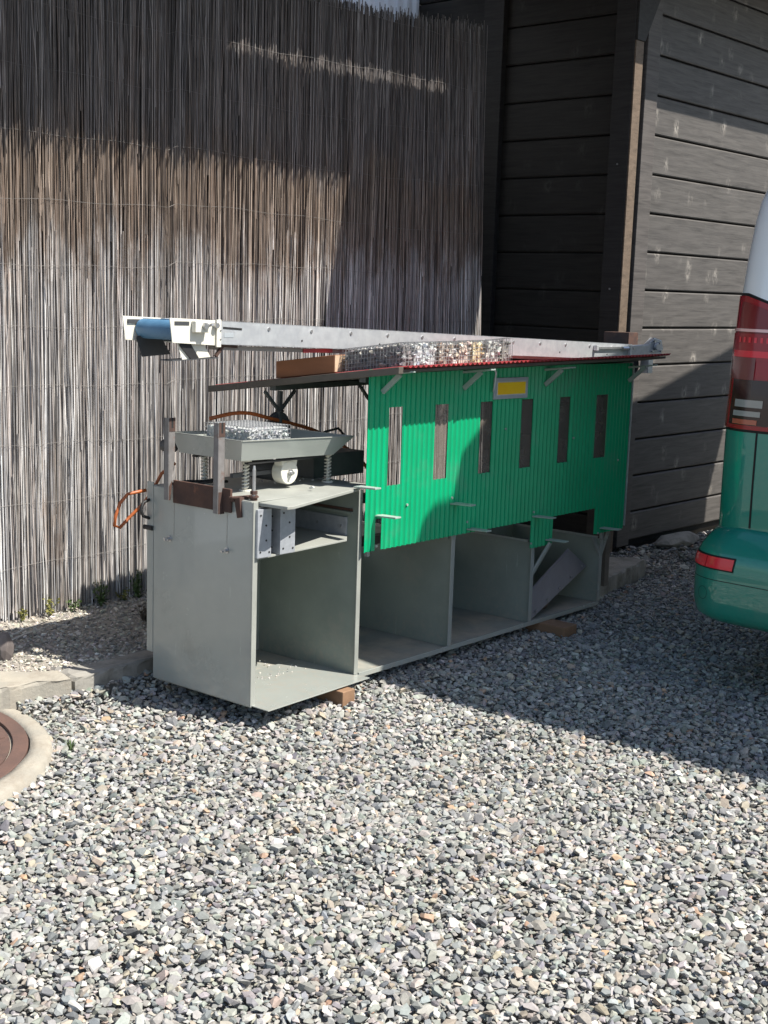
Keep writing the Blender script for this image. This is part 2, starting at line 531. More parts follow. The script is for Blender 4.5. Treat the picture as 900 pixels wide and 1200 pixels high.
# ------------------------------------------------------------------ kerbs, slab, manhole
def rough_slab(name, poly, z0, z1, mat, label, cat, group=None):
    """a concrete block: chipped, slightly uneven edges"""
    base = (sum(p[0] for p in poly) / len(poly), sum(p[1] for p in poly) / len(poly), z0)
    pts = []
    for i in range(len(poly)):
        a = Vector((*poly[i], 0)); b = Vector((*poly[(i + 1) % len(poly)], 0))
        k = max(1, int((b - a).length / .035))
        for j in range(k):
            q = a.lerp(b, j / k)
            pts.append((q.x + rng.normal(0, .0028), q.y + rng.normal(0, .0028)))
    n = len(pts)
    c = Vector((base[0], base[1], 0))
    V = [];
    for f, z in ((1.0, z0), (1.0, z1 - .012), (.0, 0)):
        pass
    rings = []
    for inset, z in ((0, z0), (0, z1 - .014), (.005, z1 - .004), (.014, z1)):
        ring = []
        for x, y in pts:
            d = (c - Vector((x, y, 0)))
            d = d.normalized() if d.length else d
            ring.append((x + d.x * inset + rng.normal(0, .0012), y + d.y * inset + rng.normal(0, .0018), z + rng.normal(0, .0022)))
        rings.append(ring)
    mb = MB()
    vs = [v for r in rings for v in r]
    fs = []
    for k in range(3):
        for i in range(n):
            j = (i + 1) % n
            fs.append((k * n + i, k * n + j, (k + 1) * n + j, (k + 1) * n + i))
    fs.append(tuple(range(3 * n, 4 * n)))
    mb.add(vs, fs)
    return solo(mb, name, mat, label, cat, base, group=group)


rough_slab('kerb_stone', [(-.300, .612), (2.3, .765), (2.3, .86), (-.300, .72)], -.06, .09, CONCD,
           'long grey concrete kerb running behind the steel cabinet and edging the raised strip', 'kerb', 'kerb stones')
rough_slab('kerb_stone', [(-1.35, .73), (-.572, .655), (-.43, .632), (-.320, .594), (-.306, .69), (-.46, .83), (-1.35, .84)], -.06, .10, CONC,
           'pale sunlit concrete kerb with a broken end above the manhole', 'kerb', 'kerb stones')
rough_slab('concrete_slab', [(2.35, .17), (2.62, .25), (3.27, .39), (3.25, .46), (3.1, .60), (2.35, .62)], -.05, .085, CONCD,
           'grey concrete slab in the shade between cabinet end and black shed', 'slab')
mh = thing('manhole', 'round rusty iron manhole set in a pale concrete ring at the left edge', 'manhole', (MH[0], MH[1], 0))
mb = MB()
n = 96
prof = [(.672, -.05), (.668, .010), (.655, .018), (.625, .021), (.600, .019), (.598, -.04)]
rings = []
for i in range(n):
    a = 2 * math.pi * i / n
    rings.append([(MH[0] + (r + .003 * math.sin(7 * a) + rng.normal(0, .0015)) * math.cos(a), MH[1] + (r + .003 * math.sin(7 * a)) * math.sin(a), z + rng.normal(0, .001)) for r, z in prof])
k = len(prof)
mb.add([v for r in rings for v in r], [(i * k + j, ((i + 1) % n) * k + j, ((i + 1) % n) * k + j + 1, i * k + j + 1) for i in range(n) for j in range(k - 1)])
mb.build('concrete_ring', CONC, mh, smooth=True)


def disc_ring(r0, r1, z0, z1, n=96):
    mb = MB(); vs = []
    for i in range(n):
        a = 2 * math.pi * i / n
        for r, z in ((r0, z0), (r0, z1), (r1, z1), (r1, z0)):
            vs.append((MH[0] + r * math.cos(a), MH[1] + r * math.sin(a), z))
    fs = [(i * 4 + j, ((i + 1) % n) * 4 + j, ((i + 1) % n) * 4 + (j + 1) % 4, i * 4 + (j + 1) % 4) for i in range(n) for j in range(4)]
    return mb.add(vs, fs)


disc_ring(.548, .597, -.03, .020).build('iron_frame', IRON, mh, bevel=.002)
lid = MB().cyl((MH[0], MH[1], -.03), (MH[0], MH[1], .014), .540, 96)
for i in range(-12, 13):
    for j in range(-12, 13):
        x, y = i * .042, j * .042
        if math.hypot(x, y) < .51 and (i + j) % 2 == 0:
            lid.box(MH[0] + x - .014, MH[0] + x + .014, MH[1] + y - .014, MH[1] + y + .014, .0135, .018)
lid.build('iron_lid', IRON, mh)
disc_ring(.540, .548, -.03, .008).build('sand_joint', CONC, mh)

# ------------------------------------------------------------------ reed fence
FY = 1.45
fence = thing('reed_fence', 'tall weathered grey reed screen fence behind the machine', 'fence', (1.0, FY, .08))


def reeds(x0, x1, y, step, rmin, rmax, pal, top=2.918, broken=.12):
    n = int((x1 - x0) / step)
    seg = 8; k = 5
    x = x0 + (np.arange(n) + rng.uniform(-.5, .5, n)) * step
    lean = rng.normal(0, .016, n)
    r = rng.uniform(rmin, rmax, n)
    zt = top + .035 * np.sin(x * 2.3) + rng.normal(0, .022, n)
    zt = np.where(rng.random(n) < broken, rng.uniform(.6, 2.8, n), zt)
    zb = .085 + rng.uniform(-.03, .05, n)
    zb = np.where(rng.random(n) < broken, np.maximum(zb, zt - rng.uniform(.4, 1.5, n)), zb)
    yy = y + rng.normal(0, .004, n)
    ph = rng.random(n) * 6.28
    amp = rng.uniform(.0008, .006, n)
    t = np.linspace(0, 1, seg)
    z = zb[:, None] + (zt - zb)[:, None] * t
    cx = x[:, None] + lean[:, None] * (t - .5) + amp[:, None] * np.sin(ph[:, None] + t * rng.uniform(4, 11, (n, 1)))
    # the screen's right edge leans outwards towards the ground
    cx = cx + np.clip((x[:, None] - 2.2) / .8, 0, 1) * (-.10) * (z - 1.2) / 1.7
    cy = yy[:, None] + .004 * np.cos(ph[:, None] + t * 7)
    rr = r[:, None] * (1.05 - .35 * t)
    ang = 2 * np.pi * np.arange(k) / k
    V = np.stack([cx[..., None] + rr[..., None] * np.cos(ang), cy[..., None] + rr[..., None] * np.sin(ang), np.repeat(z[..., None], k, -1)], -1)
    base = (np.arange(n) * seg * k)[:, None, None]
    i = np.arange(seg - 1)[None, :, None]; j = np.arange(k)[None, None, :]
    a = base + i * k + j; b = base + i * k + (j + 1) % k
    F = np.stack([a, b, b + k, a + k], -1).reshape(-1, 4)
    c = pal[rng.integers(0, len(pal), n)] * (1 + rng.normal(0, .2, (n, 1)))
    tone = np.repeat(np.clip(c, .015, .7), seg * k, 0)
    return V.reshape(-1, 3), F, tone


RP = np.array([(.30, .28, .27), (.38, .36, .35), (.22, .205, .20), (.48, .455, .44), (.32, .27, .23), (.25, .25, .265), (.36, .335, .325), (.16, .145, .135), (.56, .54, .52), (.35, .29, .26)])
RP = (RP * .55 + RP.mean(1, keepdims=True) * np.array((1.01, 1.0, .985)) * .45) * 1.30
for (x0, x1) in ((-1.15, .78), (.785, 3.06)):
    A = [reeds(x0, x1, FY - .013, .0050, .0011, .0028, RP, broken=.6), reeds(x0, x1, FY - .006, .0046, .0013, .0034, RP * .92, broken=.3), reeds(x0, x1, FY + .002, .0050, .0018, .0038, RP * .8), reeds(x0, x1, FY + .012, .0056, .003, .005, RP * .65)]
    off = 0; Vs = []; Fs = []; Ts = []
    for V, F, T in A:
        Vs.append(V); Fs.append(F + off); Ts.append(T); off += len(V)
    o = tri_mesh('reed_mat', np.concatenate(Vs) - np.array(OFF['reed_fence']), np.concatenate(Fs), np.concatenate(Ts), REEDM, True)
    o.parent = fence; OFF[o.name] = OFF['reed_fence']
WIRE = surf('fence_wire', (.20, .19, .18), None, 30, .5, metal=.3, bmp=0)
for k in range(11):
    z = .32 + k * .25
    pts = []
    for i in range(90):
        x = -1.1 + 4.14 * i / 89
        if x > 2.98: break
        pts.append((x, FY - .0185, z + .012 * math.sin(x * 2 + k) + .004 * math.sin(x * 13 + k * 2) + .02 * (x > .78)))
    MB().tube(pts, .0007, 4).build('binding_wire', WIRE, fence)
BACK = surf('dark_backing', (.06, .05, .042), (.035, .03, .026), 5, .9)
MB().box(-1.15, 2.98, FY + .022, FY + .030, .06, 2.86).build('light_leak_board', BACK, fence)  # added behind the reeds to stop sky light leaking through
for x in (-.6, .8, 2.2):
    MB().box(x - .04, x + .04, FY + .032, FY + .11, -.02, 2.8).build('post', BACK, fence, bevel=.003)

# ------------------------------------------------------------------ shed
def plank_material(name, base, light, knots=True, axis=0):
    m, nt, p = new_mat(name)
    st = (.25, 1, 3.0) if axis == 0 else (1, .25, 3.0)
    gr = noise(nt, 14, 8, .65, st, dist=.6)
    fine = noise(nt, 90, 4, .6, (.06, 1, 1.6) if axis == 0 else (1, .06, 1.6))
    col = mixc(nt, ramp(nt, gr, [(.3, (0, 0, 0)), (.7, (1, 1, 1))]), tuple(v * .5 for v in base), tuple(v * 1.4 for v in base))
    col = mixc(nt, ramp(nt, fine, [(.35, (0, 0, 0)), (.75, (.6, .6, .6))]), col, tuple(v * 1.5 for v in base))
    if knots:
        tc = N(nt, 'ShaderNodeTexCoord')
        mp = N(nt, 'ShaderNodeMapping'); mp.inputs['Scale'].default_value = (5.6, 5.6, 4.4)
        nt.links.new(tc.outputs['Object'], mp.inputs[0])
        nz = N(nt, 'ShaderNodeTexNoise'); nz.inputs['Scale'].default_value = 3; nt.links.new(mp.outputs[0], nz.inputs['Vector'])
        ad = N(nt, 'ShaderNodeMix', data_type='VECTOR'); ad.inputs[0].default_value = .12
        nt.links.new(mp.outputs[0], ad.inputs[4]); nt.links.new(nz.outputs['Color'], ad.inputs[5])
        v = N(nt, 'ShaderNodeTexVoronoi', feature='F1'); v.inputs['Scale'].default_value = 1.25; v.inputs['Randomness'].default_value = 1
        nt.links.new(ad.outputs[1], v.inputs['Vector'])
        ring = ramp(nt, v.outputs['Distance'], [(.0, (.05, .05, .05)), (.05, (.15, .15, .15)), (.095, (1, 1, 1)), (.17, (.45, .45, .45)), (.30, (0, 0, 0))])
        br = ramp(nt, noise(nt, 34, 4, .65, (1, 1, .6)), [(.42, (0, 0, 0)), (.62, (1, 1, 1))])
        f = mixc(nt, 1.0, ring, br, 'MULTIPLY')
        col = mixc(nt, f, col, light)
    nt.links.new(col, p.inputs['Base Color'])
    p.inputs['Roughness'].default_value = .62
    p.inputs['Specular IOR Level'].default_value = .3
    nt.links.new(bump(nt, fine, .25, .002), p.inputs['Normal'])
    return m


PLANKF = plank_material('weathered_lit_planks', (.078, .072, .067), (.32, .295, .262))  # same stain as the side wall: lighter for sun here, darker in shade there
PLANKS = plank_material('black_stained_shaded_planks', (.020, .018, .016), (.05, .047, .043), axis=1)
TRIMF = plank_material('weathered_trim', (.080, .072, .067), (.24, .22, .20), knots=False)
POSTS = plank_material('black_post', (.024, .022, .021), (.05, .05, .05), knots=False, axis=1)
BATTEN = plank_material('bare_batten', (.125, .092, .066), (.20, .15, .11), knots=False, axis=1)
SX, SY = 3.73, .813
shed = thing('wooden_shed', 'black stained plank shed with a sunlit weathered front on the right', 'shed', (SX, SY, 0))
mb = MB()
z = .182 - .225
while z < 3.45:
    j = rng.normal(0, .0012)
    mb.prism([(SX + .004 + j, 1.09, z + .006), (SX + j, 1.09, z + .013), (SX + j, 1.09, z + .217), (SX + .005 + j, 1.09, z + .223), (SX + .03, 1.09, z + .223), (SX + .03, 1.09, z + .006)], (0, 2.0, 0))
    z += .2252
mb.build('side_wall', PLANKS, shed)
mb = MB()
z = .2375 - .2188
k = 0
while z < 3.6:
    j = rng.normal(0, .001)
    zb = z + (.0455 if k == 0 else .0045)
    mb.prism([(3.74, SY + .004 + j, zb), (3.74, SY + j, zb + .006), (3.74, SY + j, z + .206), (3.74, SY + .007 + j, z + .2125), (3.74, SY + .03, z + .2125), (3.74, SY + .03, zb)], (6.2, 0, 0))
    z += .2188; k += 1
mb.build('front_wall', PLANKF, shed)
DARK = surf('dark_void', (.012, .012, .012), (.009, .009, .009), 5, .9)
MB().box(SX + .031, 9.9, SY + .031, 3.9, .02, 3.5).build('core', DARK, shed)
MB().box(3.480, 3.566, .806, .931, .02, 3.6).build('corner_post', POSTS, shed, bevel=.003)
MB().box(3.484, 3.563, .796, .8055, .02, 2.90).build('batten', BATTEN, shed, bevel=.0015)
MB().box(3.567, 3.728, .835, .93, .02, 3.6).build('corner_filler', DARK, shed)
MB().box(3.604, 3.738, SY - .018, .834, .04, 3.6).build('corner_trim', TRIMF, shed, bevel=.003)
MB().box(SX - .045, SX - .001, 1.876, 2.03, .0, 3.6).build('wall_post', POSTS, shed, bevel=.004)
for z in (1.55, 2.24):
    MB().cyl((3.4805, .87, z), (3.4765, .87, z), .0055, 10).build('screw', STEEL, shed)
roofm = surf('dark_roof_edge', (.03, .028, .026), None, 6, .8)
MB().prism([(3.50, .385, 3.42), (3.78, .385, 3.42), (3.80, .27, 3.42), (10.2, .27, 3.42), (10.2, 2.3, 3.42), (3.50, 2.3, 3.42)], (0, 0, .10)).build('roof', roofm, shed)
MB().prism([(3.485, .79, 2.902), (3.565, .79, 2.902), (3.70, .79, 3.15), (3.70, .79, 3.6), (3.485, .79, 3.6)], (0, .014, 0)).build('corner_brace', POSTS, shed)
FOOT = surf('shed_footing', (.07, .06, .05), None, 8, .9)
MB().box(SX + .08, 9.8, SY + .06, 3.8, -.05, .0199).build('footing', FOOT, shed)
# flat footing stones under the shed front
for (x, y, sx_, sy_, h, lab) in ((4.15, .70, .24, .09, .085, 'flat grey stone lying under the shed front beside the van bumper'),):
    bm = bmesh.new()
    for i in range(40):
        d = Vector(rng.normal(size=3)).normalized()
        bm.verts.new((x + sx_ * d.x, y + sy_ * d.y, max(-.02, h * (.35 + .65 * d.z))))
    bmesh.ops.convex_hull(bm, input=bm.verts)
    bmesh.ops.delete(bm, geom=[v for v in bm.verts if not v.link_faces], context='VERTS')
    bmesh.ops.translate(bm, verts=bm.verts, vec=(-x, -y, 0))
    me = bpy.data.meshes.new('stone'); bm.to_mesh(me); bm.free(); me.materials.append(CONCD)
    o = bpy.data.objects.new('stone', me); COL.objects.link(o); o.location = (x, y, 0); OFF[o.name] = (0, 0, 0)
    tag(o, lab, 'stone')

# ------------------------------------------------------------------ neighbouring building (pale corrugated wall over the fence, with added eave sheets to shade the reeds)
nb = thing('neighbour_building', 'pale corrugated metal building rising just behind the reed fence', 'building', (1.0, 2.6, 0))
WHITEC = surf('white_corrugated', (.74, .77, .80), (.68, .71, .75), 4, .5)
mb = MB(); vs = []; nx = 700
for i in range(nx):
    x = -3.0 + 7.1 * i / (nx - 1)
    ph = (x / .09) % 1
    y = 2.6 + (.0 if ph < .35 else .018 if .5 < ph < .85 else (.018 * (ph - .35) / .15 if ph <= .5 else .018 * (1 - (ph - .85) / .15)))
    vs += [(x, y, -.02), (x, y, 4.2)]
mb.add(vs, [(2 * i, 2 * i + 2, 2 * i + 3, 2 * i + 1) for i in range(nx - 1)])
mb.build('wall', WHITEC, nb, solid=.002, fix=False)
# added eave sheets out of view, slotted and stepped to shape the fence shade
ev = MB()
ev.prism([(-3.2, .63, 3.40), (1.15, .60, 3.40), (2.25, .58, 3.40), (2.27, .06, 3.40), (3.50, .06, 3.40), (3.50, .885, 3.40), (-3.2, .885, 3.40)], (0, 0, .02))
ev.build('eave_shade_sheet', roofm, nb)
ev = MB(); pts = []
for i in range(180):
    x = -3.2 + 6.7 * i / 179
    edge = .885 if x < 1.30 or x > 2.85 else .928 + .010 * math.sin(x * 37) + .006 * math.sin(x * 91) - .008 * (x < 1.9)
    pts.append((x, edge))
ev.prism([(x, y, 3.40) for x, y in pts] + [(3.5, 2.0, 3.40), (2.4, 2.0, 3.40), (2.2, 2.57, 3.40), (-3.2, 2.57, 3.40)], (0, 0, .02))
ev.build('roof_sheet', roofm, nb)  # rear part of the added shade sheets, its edge cut for the light stripe
MB().box(2.6, 4.75, 1.25, 1.80, 5.0, 5.03).build('wall_sun_block', roofm, nb)  # added strip floating out of view, keeps sun off the pale wall
# added fringe that makes the eave's shadow edge ragged
fr = MB()
for i in range(330):
    x = -3.1 + 5.3 * i / 329
    l = abs(rng.normal(0, .03)) + .01
    fr.bar((x, .64, 3.405), (x + rng.normal(0, .01), .60 - l, 3.40), .012, .008)
fr.build('shade_fringe', BACK, nb)

# ------------------------------------------------------------------ shade sheet added out of view, outline cut to shade van, yard and shed foot
cp = thing('shade_caster', 'high carport added out of view, its outline cut to shade yard and van', 'shade_caster', (3.5, -3, 0))
B = [(1.72, -4.4), (1.71, -3.78), (1.55, -2.18), (1.59, -1.92), (1.63, -1.79), (1.69, -1.75), (1.80, -1.74), (1.81, -1.62), (2.10, -1.42), (2.63, -1.20), (4.31, -.84), (5.60, -.60), (5.56, -.84), (5.50, -1.22), (5.56, -1.42), (5.6, -2.2), (5.6, -4.4)]
CZ = 4.3
k_ = CZ - 3.4
MB().prism([(x + .25 * k_, y - .64 * k_, CZ) for x, y in B], (0, 0, .06)).build('roof', roofm, cp)
for x, y in ((2.2, -5.2), (5.8, -5.2), (5.8, -3.0)):
    MB().box(x - .06, x + .06, y - .06, y + .06, 0, CZ).build('post', POSTS, cp)

# ------------------------------------------------------------------ the machine
T = .004
mc = thing('gravel_machine', 'long grey steel cabinet with a green corrugated panel, red roof and feeder tray', 'machine', (0, 0, 0), MC)


def part(mb, name, mat, parent=None, **k):
    return mb.build(name, mat, parent or mc, **k)


H1 = .72
# end sheet with flanges
e = part(MB().box(0, T, .002, .514, .004, H1), 'end_panel', GREY, bevel=.001)
part(MB().box(-.003, .020, -.003, .001, 0.004, H1 + .003), 'end_flange', DECK, bevel=.0008)
part(MB().box(-.002, .002, .515, .548, .10, .735), 'rear_flange', GREY, bevel=.001)
for (y, z, tilt) in ((.424, .539, .3), (.127, .539, -.5)):
    b = MB().cyl((.0, y, z), (-.003, y, z), .011, 18).cyl((-.003, y, z), (-.010, y, z), .0065, 6).cyl((-.010, y, z), (-.026, y, z - .002), .0035, 10)
    b.bar((-.018, y - .012, z - .004 * tilt), (-.018, y + .014, z + .006 * tilt), .005, .006)
    part(b, 'bolt', STEEL, e)
part(MB().tube([(-.002, .536, .60), (-.030, .536, .61), (-.042, .536, .635), (-.030, .536, .66), (-.002, .536, .668)], .006, 8), 'handle', BLACK, smooth=True)
part(MB().cyl((-.004, .56, .565), (-.004, .515, .565), .009, 12), 'stub', BLACK)
STREAK = surf('rust_stained_paint', (.30, .31, .28), (.26, .245, .21), 40, .5)
for y, z0_, z1_ in ((.402, .55, .682), (.128, .555, .665)):
    part(MB().box(-.0006, .0, y - .0015, y + .0015, z0_, z1_), 'rust_streak', STREAK, e)
# floor
part(MB().box(T, 2.357, .006, .51, 0, .005), 'floor', FLOORM)
part(MB().prism([(.002, -.085, .006), (.56, -.068, .006), (.548, .30, .006), (.006, .30, .006)], (0, 0, .004)), 'floor_plate', GREY, bevel=.001)
part(MB().box(.572, 2.36, -.004, .004, -.008, .012), 'front_rail', GREY, bevel=.0015)
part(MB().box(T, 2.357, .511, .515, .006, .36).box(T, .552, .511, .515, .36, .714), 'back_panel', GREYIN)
# uprights
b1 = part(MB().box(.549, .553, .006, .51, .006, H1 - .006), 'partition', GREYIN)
part(MB().box(.541, .563, -.006, -.001, .011, H1 - .004), 'partition_flange', DECK, b1, bevel=.0008)
part(MB().box(.5415, .5485, .055, .36, .535, .608), 'side_plate', GALVD, b1, bevel=.001)
for y in (.08, .2, .33):
    part(MB().cyl((.541, y, .572), (.538, y, .572), .005, 8), 'rivet', STEEL, b1)
part(MB().bar((.547, .03, .625), (.547, .46, .625), .012, .010), 'shelf_rail', GREYIN, b1)
part(MB().box(.546, .5488, .03, .44, .632, .642), 'rust_streak', RUST, b1)
for X, top in ((1.144, .46), (1.748, .372), (2.355, .318)):
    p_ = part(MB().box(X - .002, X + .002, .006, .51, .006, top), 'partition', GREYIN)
    part(MB().box(X - .012, X + .012, -.005, -.001, .013, top + (.05 if X < 2 else 0)), 'partition_flange', GREY, p_, bevel=.0008)
    part(MB().box(X - .010, X + .006, .02, .51, top + .001, top + .012), 'top_rail', GREY, p_, bevel=.001)
# shelf of the first bay
part(MB().prism([(.008, .000, .521), (.485, .000, .531), (.548, .055, .532), (.548, .50, .532), (.008, .50, .521)], (0, 0, .007)), 'shelf', DECK, bevel=.001)
# deck and swung-out hatch plate
part(MB().box(.002, .66, .012, .53, H1 - .002, H1 + .003), 'deck', DECK, bevel=.001)
part(MB().prism([(.035, .011, .706), (.045, -.115, .706), (.075, -.118, .706), (.53, -.014, .716), (.545, .011, .716)], (0, 0, .0115)), 'hatch_plate', DECK, bevel=.002)
part(MB().cyl((.03, .03, .722), (.03, .03, .83), .0062, 12).cyl((.03, .03, .823), (.03, .03, .842), .0062, 12, .004), 'threaded_rod', STEEL)
part(MB().cyl((.03, .03, .723), (.03, .03, .733), .013, 6).cyl((.03, .03, .733), (.03, .03, .738), .017, 14).cyl((.03, .03, .744), (.03, .03, .756), .013, 6), 'rod_nut', RUST)
# rust channel and uprights on the end
ch = MB().box(-.013, -.003, .10, .395, .675, .757)
ch.box(-.013, .055, .086, .104, .715, .727)
ch.prism([(-.026, .095, .727), (.075, .075, .727), (.078, .058, .727), (.03, .056, .727), (-.02, .084, .727)], (0, 0, .007))
ch.prism([(-.008, .072, .66), (-.008, .088, .727), (-.008, .060, .733), (-.008, .052, .665)], (.022, 0, 0))
part(ch, 'rust_channel', RUST, bevel=.0015)


def upright(y, zb, zt, taper):
    """angle iron: one flange faces the end, the other the yard"""
    mb = MB()
    if taper:
        mb.prism([(-.031, y, zt), (-.004, y, zt), (-.004, y, zb + .16), (-.025, y, zb), (-.031, y, zb)], (0, .004, 0))
    else:
        mb.prism([(-.031, y, zt), (-.004, y, zt), (-.004, y, zb), (-.031, y, zb)], (0, .004, 0))
    mb.box(-.034, -.031, y, y + .024, zb, zt)
    u = part(mb, 'upright', BARM, bevel=.0008)
    t = MB().box(-.0314, -.022, y - .0012, y + .0, zt - .048, zt + .001).box(-.013, -.0036, y - .0012, y, zt - .048, zt + .001).box(-.022, -.013, y - .0012, y, zt - .048, zt - .036)
    part(t, 'rust_tip', RUST, u)
    part(MB().box(-.022, -.013, y - .0008, y + .0048, zt - .036, zt + .0006), 'slot', BLACK, u)
    if not taper:
        part(MB().box(-.0314, -.0036, y - .0014, y, zb - .001, zb + .075), 'rust_foot', RUST, u)
    else:
        part(MB().prism([(-.0314, y - .0014, zb), (-.025, y - .0014, zb), (-.017, y - .0014, zb + .07), (-.0314, y - .0014, zb + .05)], (0, .0012, 0)), 'rust_foot', RUST, u)


upright(.395, .685, .978, True)
upright(.140, .668, .981, False)


# springs, tray and drive
def spring(x, y, z0, z1, r=.0115, n=8):
    pts = []
    for i in range(n * 16 + 1):
        a = 2 * math.pi * i / 16
        pts.append((x + r * math.cos(a), y + r * math.sin(a), z0 + .006 + (z1 - z0 - .018) * i / (n * 16)))
    s_ = part(MB().tube(pts, .003, 6), 'spring', CREAM, smooth=True)
    part(MB().cyl((x, y, z0), (x, y, z0 + .006), .022, 16), 'spring_seat', CREAM, s_)
    part(MB().cyl((x, y, z1 - .012), (x, y, z1), .022, 16), 'spring_seat', CREAM, s_)
    part(MB().cyl((x, y, z0), (x, y, z1 - .012), .0055, 10), 'spring_core', CREAM, s_)


ZT = .846
for x, y in ((.16, .205), (.16, .42), (.575, .185), (.575, .42)):
    spring(x, y, .7235, ZT - .004)
tb = [(.060, .125, ZT), (.535, .125, ZT - .008), (.535, .44, ZT - .008), (.060, .44, ZT)]
tt = [(.038, .100, .918), (.622, .100, .903), (.622, .465, .903), (.038, .465, .918)]
mb = MB().add(tb + tt, [(0, 1, 2, 3), (0, 1, 5, 4), (1, 2, 6, 5), (2, 3, 7, 6), (3, 0, 4, 7)])
tray = part(mb, 'feeder_tray', GREY, solid=.003, fix=False)
rim = MB()
for i in range(4):
    a, b = tt[i], tt[(i + 1) % 4]
    rim.bar((a[0], a[1], a[2] + .001), (b[0], b[1], b[2] + .001), .006, .003)
part(rim, 'tray_rim', DECK, tray)
for y in (.13, .40):
    part(MB().box(.10, .50, y, y + .02, ZT - .016, ZT - .0095), 'tray_rail', BLACK, tray)
mo = part(MB().cyl((.335, .155, .782), (.335, .205, .782), .044, 40), 'vibration_motor', CREAM, bevel=.003, smooth=30)
part(MB().prism([(.300, .156, .80), (.370, .156, .80), (.375, .156, .826), (.295, .156, .826)], (0, .04, 0)), 'motor_bracket', CREAM, mo)
part(MB().cyl((.335, .1548, .782), (.335, .145, .782), .012, 6).cyl((.335, .145, .782), (.335, .135, .782), .006, 10), 'hub_bolt', STEEL, mo)
part(MB().cyl((.335, .206, .782), (.335, .36, .782), .038, 24), 'motor_body', RUBBER, mo, bevel=.003)
sp = MB()
for x in (.305, .335, .365):
    sp.cyl((x, .165, .826), (x, .165, .836), .006, 6)
part(sp, 'bracket_bolt', STEEL, mo)
part(MB().box(.10, .33, .205, .222, .775, .790), 'drive_shaft', RUBBER)
part(MB().cyl((.64, .505, .905), (.64, .525, .905), .060, 36), 'pulley', RUBBER, bevel=.003)
part(MB().cyl((.085, .50, .86), (.085, .56, .86), .022, 28), 'rear_roller', RUBBER, bevel=.003)
part(MB().box(.60, .90, .28, .48, .723, .815), 'chute_box', POSTM, bevel=.003)
part(MB().box(.70, 2.30, .24, .275, .43, .465), 'inner_beam', BLACK)
part(MB().box(.70, 2.30, .44, .47, .56, .60), 'inner_beam', BLACK)
# hoses on the deck
for q in ([(.02, .44, .735), (.08, .42, .742), (.15, .40, .738), (.19, .38, .745)], [(.03, .36, .733), (.06, .33, .745), (.12, .33, .748), (.2, .34, .74)], [(.62, .33, .84), (.68, .30, .90), (.76, .30, .91), (.84, .32, .86)]):
    part(MB().tube(q, .005, 8), 'hose', BLACK, smooth=True)

# green corrugated panel
PIT = .0305; AMP = .0042
xs0, xs1 = .553, 2.522
nstep = int((xs1 - xs0) / (PIT / 6))
xs = [xs0 + (xs1 - xs0) * i / nstep for i in range(nstep + 1)]


def wave(x):
    t = math.sin(2 * math.pi * x / PIT)
    return -.022 - AMP * max(-1, min(1, t * 1.5))


wins = [(.673, .760), (.969, .1 + .959), (1.275, 1.360), (1.578, 1.668), (1.880, 1.972), (2.198, 2.293)]
zs = [.356, .482, .497, .602, .723, 1.019, 1.162]


def open_cell(x, z0, z1):
    if z0 >= .72 and z1 <= 1.02:
        return any(a < x < b for a, b in wins)
    if z1 <= .4821:
        return not (1.700 < x < 1.866 or 2.246 < x)
    if z1 <= .4971:
        return 1.866 < x < 2.246 and False or x < 1.700 and .612 < x < .655 or False
    if z1 <= .603:
        return .612 < x < .655
    return False


zs = [.356, .482, .490, .602, .723, 1.019, 1.162]
mb = MB(); idx = {}


def vid(i, j):
    if (i, j) not in idx:
        idx[(i, j)] = len(mb.v); mb.v.append((xs[i], wave(xs[i]), zs[j]))
    return idx[(i, j)]


for i in range(nstep):
    xm = (xs[i] + xs[i + 1]) / 2
    for j in range(len(zs) - 1):
        if not open_cell(xm, zs[j], zs[j + 1]):
            mb.f.append((vid(i, j), vid(i + 1, j), vid(i + 1, j + 1), vid(i, j + 1)))
gp = part(mb, 'corrugated_panel', GREEN, solid=.0014, fix=False)
m_, nt_, p_ = new_mat('dusty_plexiglass')
p_.inputs['Base Color'].default_value = (.17, .145, .125, 1); p_.inputs['Roughness'].default_value = .35
tr_ = N(nt_, 'ShaderNodeBsdfTransparent'); mx_ = N(nt_, 'ShaderNodeMixShader')
nt_.links.new(ramp(nt_, noise(nt_, 14, 5, .6), [(.3, (.35, .35, .35)), (.75, (.75, .75, .75))]), mx_.inputs[0])
nt_.links.new(tr_.outputs[0], mx_.inputs[1]); nt_.links.new(p_.outputs[0], mx_.inputs[2])
nt_.links.new(mx_.outputs[0], nt_.nodes['Material Output'].inputs[0])
for a, b in wins[1:]:
    part(MB().box(a - .01, b + .01, -.0135, -.0115, .70, 1.04), 'window_pane', m_, gp)
part(MB().box(2.520, 2.526, -.030, -.010, .37, 1.15), 'edge_strip', GALV)
# bolts on the panel
for x, z in ((.62, .50), (.80, .64), (1.09, .64), (1.2, .53), (1.70, .52), (1.69, .38), (2.0, .83), (2.27, .36), (1.45, .9), (2.42, .7)):
    part(MB().cyl((x, -.026, z), (x, -.031, z), .005, 8), 'rivet', GREENPAD, gp)
# little support tabs
for X, Z in ((.494, .732), (.616, .612), (1.092, .612), (1.212, .494), (1.704, .496), (1.820, .377), (2.294, .378)):
    part(MB().prism([(X - .004, -.020, Z), (X - .004, -.124, Z + .004), (X + .030, -.124, Z + .004), (X + .040, -.020, Z)], (0, 0, .006)), 'support_tab', GREENPAD, bevel=.001)
